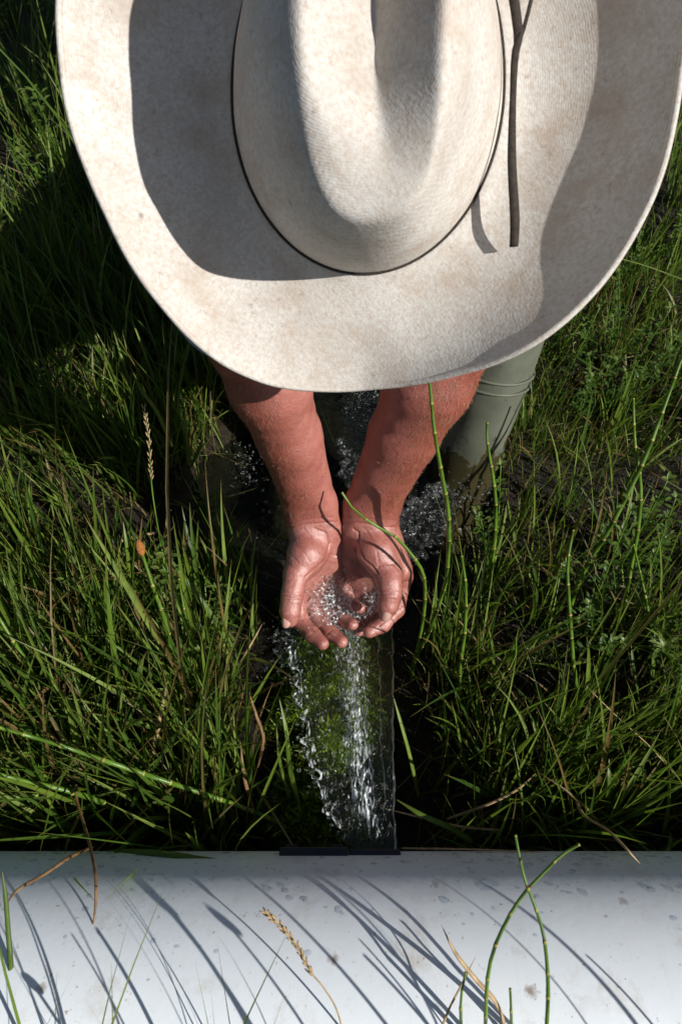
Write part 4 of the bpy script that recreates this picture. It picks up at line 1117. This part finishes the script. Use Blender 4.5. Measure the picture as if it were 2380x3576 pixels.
HT = [
 ([(1492, 1300, .640), (1500, 1345, .645), (1515, 1500, .675), (1540, 1650, .71), (1565, 1800, .76), (1563, 1950, .81), (1550, 2050, .85), (1500, 2200, .91), (1440, 2320, .965)], .0030, 'tall horsetail rising in front of the right forearm and under the brim'),
 ([(1193, 1720, .800), (1230, 1775, .795), (1300, 1830, .795), (1380, 1875, .80), (1430, 1930, .81), (1475, 2000, .83), (1483, 2090, .86), (1470, 2200, .90), (1440, 2340, .96)], .0026, 'thin arching horsetail bent across the right wrist'),
 ([(1700, 1475, .86), (1700, 1540, .87), (1722, 1680, .90), (1730, 1780, .93), (1725, 1900, .96), (1710, 2010, .99), (1690, 2090, 1.02)], .0030, 'upright horsetail standing in front of the olive boot'),
 ([(1610, 1940, .80), (1625, 2050, .82), (1622, 2200, .85), (1605, 2330, .88), (1603, 2450, .92), (1605, 2530, .96)], .0030, 'short stout horsetail in the dark gap right of the hands'),
 ([(2209, 1390, .90), (2215, 1550, .92), (2235, 1700, .94), (2225, 1850, .97), (2200, 1990, 1.0), (2175, 2150, 1.03), (2170, 2230, 1.05)], .0032, 'gently waving horsetail, the more upright of the crossing pair at the right'),
 ([(2400, 1210, .88), (2375, 1260, .885), (2310, 1440, .90), (2240, 1620, .92), (2130, 1840, .96), (2030, 2010, 1.0), (1970, 2180, 1.04)], .0036, 'horsetail leaning far to the right, the slanted one of the crossing pair'),
 ([(2210, 1900, .95), (2240, 2030, .97), (2260, 2130, .98), (2275, 2260, 1.0), (2270, 2400, 1.02)], .0025, 'thin horsetail branching down below the crossing pair'),
 ([(2000, 1850, .88), (1980, 1970, .89), (1985, 2100, .91), (1998, 2290, .94), (2010, 2450, .97)], .0030, 'slender horsetail between the dark gap and the crossing pair'),
 ([(1800, 2225, .90), (1803, 2270, .90), (1780, 2330, .91), (1720, 2370, .93), (1650, 2420, .96)], .0022, 'small hooked horsetail curling left near the pipe grass'),
 ([(2372, 2340, .86), (2360, 2450, .88), (2330, 2560, .91)], .0030, 'bright horsetail at the right edge above the pipe'),
 ([(-20, 2535, .70), (200, 2600, .70), (400, 2668, .71), (560, 2722, .73), (720, 2775, .76), (860, 2825, .79), (1000, 2885, .83), (1085, 2925, .86)], .0032, 'long horsetail lying slantwise over the left grass toward the gate'),
 ([(-20, 2700, .72), (120, 2735, .73), (250, 2765, .75), (370, 2810, .78), (470, 2890, .83)], .0040, 'thick horsetail arching low at the left edge'),
 ([(497, 1935, .800), (515, 1990, .805), (545, 2080, .82), (580, 2180, .84), (600, 2300, .87), (600, 2420, .90), (595, 2560, .95)], .0036, 'horsetail topped by an orange spore cone'),
 ([(625, 2020, .84), (640, 2110, .85), (660, 2200, .87), (672, 2330, .90), (690, 2450, .94)], .0028, 'horsetail just right of the cone bearing one'),
 ([(-20, 2130, .80), (60, 2260, .81), (110, 2340, .83), (150, 2480, .87)], .0036, 'stout horsetail in the tall grass at the left edge'),
 ([(455, 2315, .84), (462, 2400, .86), (470, 2500, .90)], .0027, 'stubby horsetail hidden in the dense left grass'),
 ([(1798, 2915, .500), (1812, 2990, .500), (1832, 3075, .500), (1868, 3170, .500), (1895, 3260, .500), (1908, 3360, .500), (1912, 3480, .502), (1905, 3640, .51), (1900, 3900, .58)], .0018, 'bright green horsetail crossing over the white pipe, leaning left'),
 ([(1693, 3620, .515), (1700, 3430, .495), (1722, 3320, .49), (1768, 3215, .485), (1830, 3118, .485), (1900, 3045, .485), (1960, 2985, .485), (2022, 2948, .485)][::-1]+[(1688, 3900, .58)], .0018, 'horsetail with a withered white tip crossing over the white pipe, leaning right'),
 ([(1625, 3395, .515), (1610, 3470, .515), (1608, 3560, .52), (1615, 3800, .58)], .0020, 'short horsetail tip over the lower edge of the white pipe'),
 ([(1780, 3452, .515), (1783, 3520, .515), (1785, 3640, .53), (1785, 3850, .58)], .0019, 'shortest horsetail stub between the two crossing the pipe'),
]
for i, (pts, r, lab) in enumerate(HT):
    if i in (4, 5, 6, 7, 8): pts = [(a, b, c-.07) for a, b, c in pts]
    if i < 16: pts = withbase(pts)
    horsetail(pts, r, lab, .037 if i < 16 else .023, cone=(i == 12))

# bases on the near side of the pipe: stems out of frame whose shadows fall on it
def footpt(P): 
    q = P.copy(); return q
for i, (x, y, z, bx, c) in enumerate(((.215, .0, .44, .17, 0), (.19, -.01, .40, .15, 0), (.15, -.015, .42, .10, 0), (.12, -.005, .37, .12, 0), (.085, -.02, .41, .05, 1), (.06, .0, .37, .08, 0),
                                   (.33, -.01, .43, .28, 0), (.25, -.02, .38, .22, 0), (.04, -.02, .40, .10, 1), (-.02, -.01, .38, .05, 0), (.40, -.01, .45, .35, 0), (.30, -.005, .36, .31, 0), (-.06, -.02, .36, -.02, 1))):
    x += [-.03, .05, -.06, .07, .0, -.09, .04, -.05, .08, -.02, .02, .06, -.04][i]; base = np.array([bx, -.20-.02*(i % 3), 0.0]); tip = np.array([x-.05, y-.01, z])
    midp = base*.45+tip*.55+np.array([[.03, -.02, .0, .04][i % 4], -.05, .05])
    P = spline([tip, midp, base*.75+tip*.25+np.array([0, -.03, 0]), base], 40); rs_ = [1, .7, 1.25, .6, .9, 1.1, .5, 1, .8, .55, 1.2, .7, .9][i]
    root = thing('horsetail', base, 'horsetail growing on the near side of the pipe, out of the frame', 'horsetail', 'horsetails on the near side of the pipe')
    Vt, Ft = tube(P, np.linspace(.0011, .0024, 40)*rs_, 7); mesh_np('stem', Vt, Ft, M['ht'], root)
    if c:
        V0, F0 = I2; mesh_np('spore_cone', P[0]+V0*np.array([.0028, .0028, .008]), F0, M['cone'], root)

# ------------------------------------------------------------------ single stalks and blades that stand out
def stalk(pts, r, mat, label, name='dry_stalk', cat='stalk', flat=.35, n=40, taper=True, root=None):
    P = spline([K(*p) for p in pts], n)
    R = r*np.interp(np.linspace(0, 1, n), [0, .25, .8, 1], [.12, .8, 1, .8]) if taper else np.full(n, r)
    Vt, Ft = tube(P, R, 6, flat)
    o = mesh_np(name, Vt, Ft, M[mat], root, attrs={'rnd': np.full(len(Vt), random.uniform(.3, .75)), 's': np.linspace(1, .2, len(Vt))})
    if root is None: tag(o, label, cat)
    return o
def seedhead(pts, sp, r, mat, label, n0=.0, n1=.35, num=34, sl=.0075):
    P = spline([K(*p) for p in pts], 80)
    root = thing('seed_grass', P[-1], label, 'seeding grass')
    Vt, Ft = tube(P, np.linspace(r*.5, r, 80), 6); mesh_np('stem', Vt, Ft, M[mat], root)
    mb = MB(); T, N, B = frames(P)
    for i in range(num):
        t = n0+(n1-n0)*i/num; k_ = int(t*79); a = i*2.4
        d = -T[k_]*1.0+.35*(math.cos(a)*N[k_]+math.sin(a)*B[k_]); d /= np.linalg.norm(d)
        V0, F0 = I1; s1 = np.cross(d, N[k_]); s1 /= np.linalg.norm(s1); s2 = np.cross(d, s1)
        c = P[k_]+d*sl*.5+.0006*(math.cos(a)*N[k_]+math.sin(a)*B[k_])
        mb.add(c+V0[:, :1]*.0009*s1+V0[:, 1:2]*.0009*s2+V0[:, 2:]*sl*.55*d, F0)
    mb.build('seed_spikelets', M[sp], root)
seedhead([(505, 1430, .80), (520, 1540, .81), (527, 1650, .825), (535, 1740, .84), (565, 1920, .87), (600, 2100, .90), (650, 2330, .96), (670, 2420, 1.0)], 'straw', .0012, 'ht', 'tall green grass with a slender seed head, left of the left forearm')
seedhead([(930, 3188, .52), (985, 3240, .52), (1040, 3310, .52), (1085, 3395, .52), (1130, 3450, .52), (1180, 3540, .525), (1215, 3700, .55)], 'straw', .0008, 'straw', 'straw-coloured seed head bowed over the white pipe', .0, .55, 40, .006)
stalk([(10, 3180, .60), (60, 3110, .60), (160, 3050, .62), (250, 2990, .64), (330, 2955, .70)], .0017, 'brownleaf', 'browned blade curving down onto the left of the pipe, tip at the far left')
stalk([(298, 3360, .585), (330, 3200, .59), (335, 3080, .60), (325, 3000, .625), (300, 2900, .68), (270, 2800, .72), (265, 2740, .73)], .0016, 'brownleaf', 'twisted brown blade hanging straight down over the white pipe')
stalk([(1135, 3048, .66), (1000, 3040, .665), (850, 3020, .67), (700, 3000, .675), (560, 2980, .68), (420, 2975, .70), (300, 2990, .72)], .0032, 'grass', 'long green blade with a brown tip lying along the far edge of the pipe', 'grass_blade', 'grass blade')
stalk([(2235, 3018, .66), (2190, 2970, .66), (2120, 2900, .70), (2040, 2850, .74), (2010, 2800, .78)], .0020, 'straw', 'broken straw with a frayed tip at the right of the pipe')
stalk([(2020, 2985, .70), (1700, 2968, .70), (1400, 2962, .71)], .0010, 'straw', 'thin straw lying along the back edge of the pipe, right of the gate')
stalk([(1310, 2815, .78), (1450, 2850, .76), (1600, 2885, .78), (1750, 2900, .80)], .0015, 'straw', 'thin pale stalk slanting across the right edge of the jet')
stalk([(1870, 2700, .76), (1800, 2760, .76), (1700, 2810, .77), (1560, 2860, .80)], .0016, 'straw', 'tan stalk slanting left down toward the pipe in the right grass')
stalk([(2040, 2390, .83), (2140, 2490, .83), (2260, 2600, .83), (2350, 2700, .83)], .0011, 'straw', 'reddish stalk crossing the right grass diagonally')
stalk([(310, 1985, .95), (345, 2010, .95), (380, 2090, .96), (410, 2200, .98)], .0016, 'straw', 'forked bleached straw above the dense left grass')
stalk([(130, 2240, .98), (200, 2120, 1.0), (300, 2010, 1.02), (400, 1900, 1.05), (560, 1855, 1.10)], .0032, 'straw', 'pale bent twig lying in the shade left of the hands', 'twig', 'twig')
stalk([(585, 2380, .80), (560, 2500, .80), (530, 2640, .82), (500, 2760, .85)], .0030, 'straw', 'bleached flat blade standing in the middle of the left grass')
stalk([(445, 2470, .80), (430, 2560, .80), (405, 2640, .82)], .0020, 'brownleaf', 'orange-brown blade in the left grass')
stalk([(870, 2420, .80), (895, 2500, .80), (920, 2580, .80), (900, 2680, .84)], .0024, 'brownleaf', 'pointed orange-brown blade left of the water sheet')
stalk([(840, 2590, .80), (850, 2700, .80), (875, 2800, .82), (900, 2890, .85)], .0026, 'brownleaf', 'brown and orange sheath leaning beside the water sheet')
stalk([(915, 2180, .86), (870, 2260, .86), (830, 2330, .88)], .0015, 'straw', 'pale straw spike left of the left thumb')
stalk([(8, 3040, .56), (20, 3130, .56), (30, 3260, .56), (40, 3400, .56), (48, 3640, .57)], .0022, 'grass', 'narrow green blade rising over the left edge of the pipe', 'grass_blade', 'grass blade')
stalk([(1540, 3230, .52), (1590, 3330, .52), (1660, 3420, .52), (1740, 3520, .525), (1790, 3700, .56)], .0020, 'straw', 'dry forked blade between the seed head and the horsetails over the pipe')
stalk([(1660, 3340, .53), (1610, 3440, .53), (1560, 3540, .53), (1520, 3660, .55)], .0010, 'straw', 'hair-thin straw crossing the dry blade over the pipe')
# broad bright blades
BL = [([(465, 1300, .98), (500, 1370, .98), (550, 1440, 1.0), (600, 1560, 1.06)], .0038, 'broad pointed blade in the sunlit tuft under the brim, longest one'),
      ([(645, 1420, 1.03), (650, 1520, 1.05), (660, 1620, 1.10)], .0032, 'upright bright blade in the sunlit tuft beside the left forearm'),
      ([(710, 1530, 1.06), (690, 1580, 1.07), (665, 1630, 1.10)], .0030, 'short yellow-green blade in the sunlit tuft beside the left forearm'),
      ([(430, 1820, .90), (445, 1930, .91), (455, 2060, .95)], .0030, 'single upright blade left of the orange cone'),
      ([(975, 2440, .80), (1000, 2560, .80), (1015, 2700, .82), (1060, 2860, .86)], .0036, 'tall bright blade standing at the left rim of the jet'),
      ([(965, 2540, .80), (975, 2650, .81), (1000, 2750, .84), (1040, 2880, .87)], .0026, 'slim blade just left of the tall bright one'),
      ([(1372, 2430, .82), (1400, 2530, .82), (1430, 2640, .83), (1460, 2780, .86)], .0030, 'blade curving down the right rim of the jet'),
      ([(2285, 2200, .90), (2280, 2300, .90), (2265, 2450, .92), (2250, 2600, .95)], .0048, 'broad blue-green blade under the crossing horsetails'),
      ([(2200, 2210, .90), (2210, 2330, .90), (2235, 2460, .92), (2250, 2620, .95)], .0036, 'yellowing broad blade left of the blue-green one'),
      ([(2125, 2650, .78), (2120, 2740, .78), (2090, 2830, .80)], .0042, 'short broad blade in the grass near the right of the pipe'),
      ([(1380, 2790, .76), (1480, 2850, .75), (1570, 2890, .76), (1650, 2940, .79)], .0040, 'broad blade sprawling right of the gate'),
      ([(1770, 1740, .96), (1760, 1820, .97), (1735, 1930, .99), (1700, 2020, 1.02)], .0032, 'tapering blade leaning on the boot horsetail'),
      ([(1520, 2270, .90), (1570, 2340, .91), (1620, 2400, .93), (1660, 2520, .96)], .0030, 'bent blade below the short stout horsetail'),
      ([(2105, 1300, .98), (2040, 1265, .98), (1990, 1240, 1.0), (1930, 1250, 1.04)], .0040, 'horizontal glossy blade right of the hat brim'),
      ([(2120, 870, 1.15), (2160, 900, 1.15), (2260, 930, 1.17), (2420, 990, 1.2)], .0028, 'long arching blade at the right edge near the brim'),
      ([(1310, 2200, 1.0), (1300, 2210, 1.0)], .002, '')]
for pts, r, lab in BL:
    if not lab: continue
    o = stalk(pts, r, 'grass', lab, 'grass_blade', 'grass blade', .18)
# grass on the near side of the pipe, tips at the foot of the frame
def near_grass(n, x0, x1, label, lab_h=.34, ln=.18):
    x = rng.uniform(x0, x1, n); y = rng.uniform(-.28, -.19, n); z = np.zeros(n)
    V, F, A = blades(n, np.stack([x, y, z], -1), lab_h*rng.lognormal(0, .12, n), .004*rng.lognormal(0, .25, n), rng.normal(1.5, .5, n), np.abs(rng.normal(ln, .10, n)), np.abs(rng.normal(.45, .25, n)), np.clip(rng.random(n)*.85, 0, 1), 8)
    tag(mesh_np('grass', V, F, M['grass'], attrs=A), label, 'grass', kind='stuff')
near_grass(46, -.42, -.20, 'green blades reaching over the lower left of the white pipe', .47, .42)
near_grass(26, -.19, .03, 'short blade tips reaching over the lower middle of the white pipe', .42, .38)
near_grass(40, .02, .5, 'blades behind the lower frame casting slanting shadows on the white pipe', .35)

# ------------------------------------------------------------------ light, sky, camera
sc = bpy.context.scene
w = bpy.data.worlds.new('World'); sc.world = w; w.use_nodes = True
nt = w.node_tree; nt.nodes.clear()
sky = nt.nodes.new('ShaderNodeTexSky'); sky.sky_type = 'NISHITA'; sky.sun_disc = False
sky.sun_elevation = math.asin(SUN[2]); sky.sun_rotation = math.atan2(SUN[0], SUN[1])
bg = nt.nodes.new('ShaderNodeBackground'); bg.inputs['Strength'].default_value = .047
wo = nt.nodes.new('ShaderNodeOutputWorld'); nt.links.new(sky.outputs[0], bg.inputs[0]); nt.links.new(bg.outputs[0], wo.inputs[0])
ld = bpy.data.lights.new('sun', 'SUN'); ld.energy = 5.0; ld.angle = math.radians(.5); ld.color = (1, .965, .915)
lo = bpy.data.objects.new('sun', ld); C.objects.link(lo); lo.location = (3, -2, 4)
lo.rotation_euler = Vector(tuple(SUN)).to_track_quat('Z', 'Y').to_euler()
cd = bpy.data.cameras.new('camera'); cam = bpy.data.objects.new('camera', cd); C.objects.link(cam); sc.camera = cam
cd.sensor_fit = 'VERTICAL'; cd.sensor_height = 36; cd.sensor_width = 24; cd.lens = FPX/3576*36
cam.location = tuple(CAM); cam.rotation_euler = (math.pi/2-PITCH, 0, 0)
cd.clip_start = .02; cd.clip_end = 500
cd.dof.use_dof = True; cd.dof.focus_distance = .86; cd.dof.aperture_fstop = 13
sc.view_settings.view_transform = 'Standard'; sc.view_settings.look = 'None'; sc.view_settings.gamma = 1; sc.view_settings.exposure = .17
sc.cycles.use_denoising = True
sc.cycles.transparent_max_bounces = 24; sc.cycles.max_bounces = 10; sc.cycles.transmission_bounces = 8
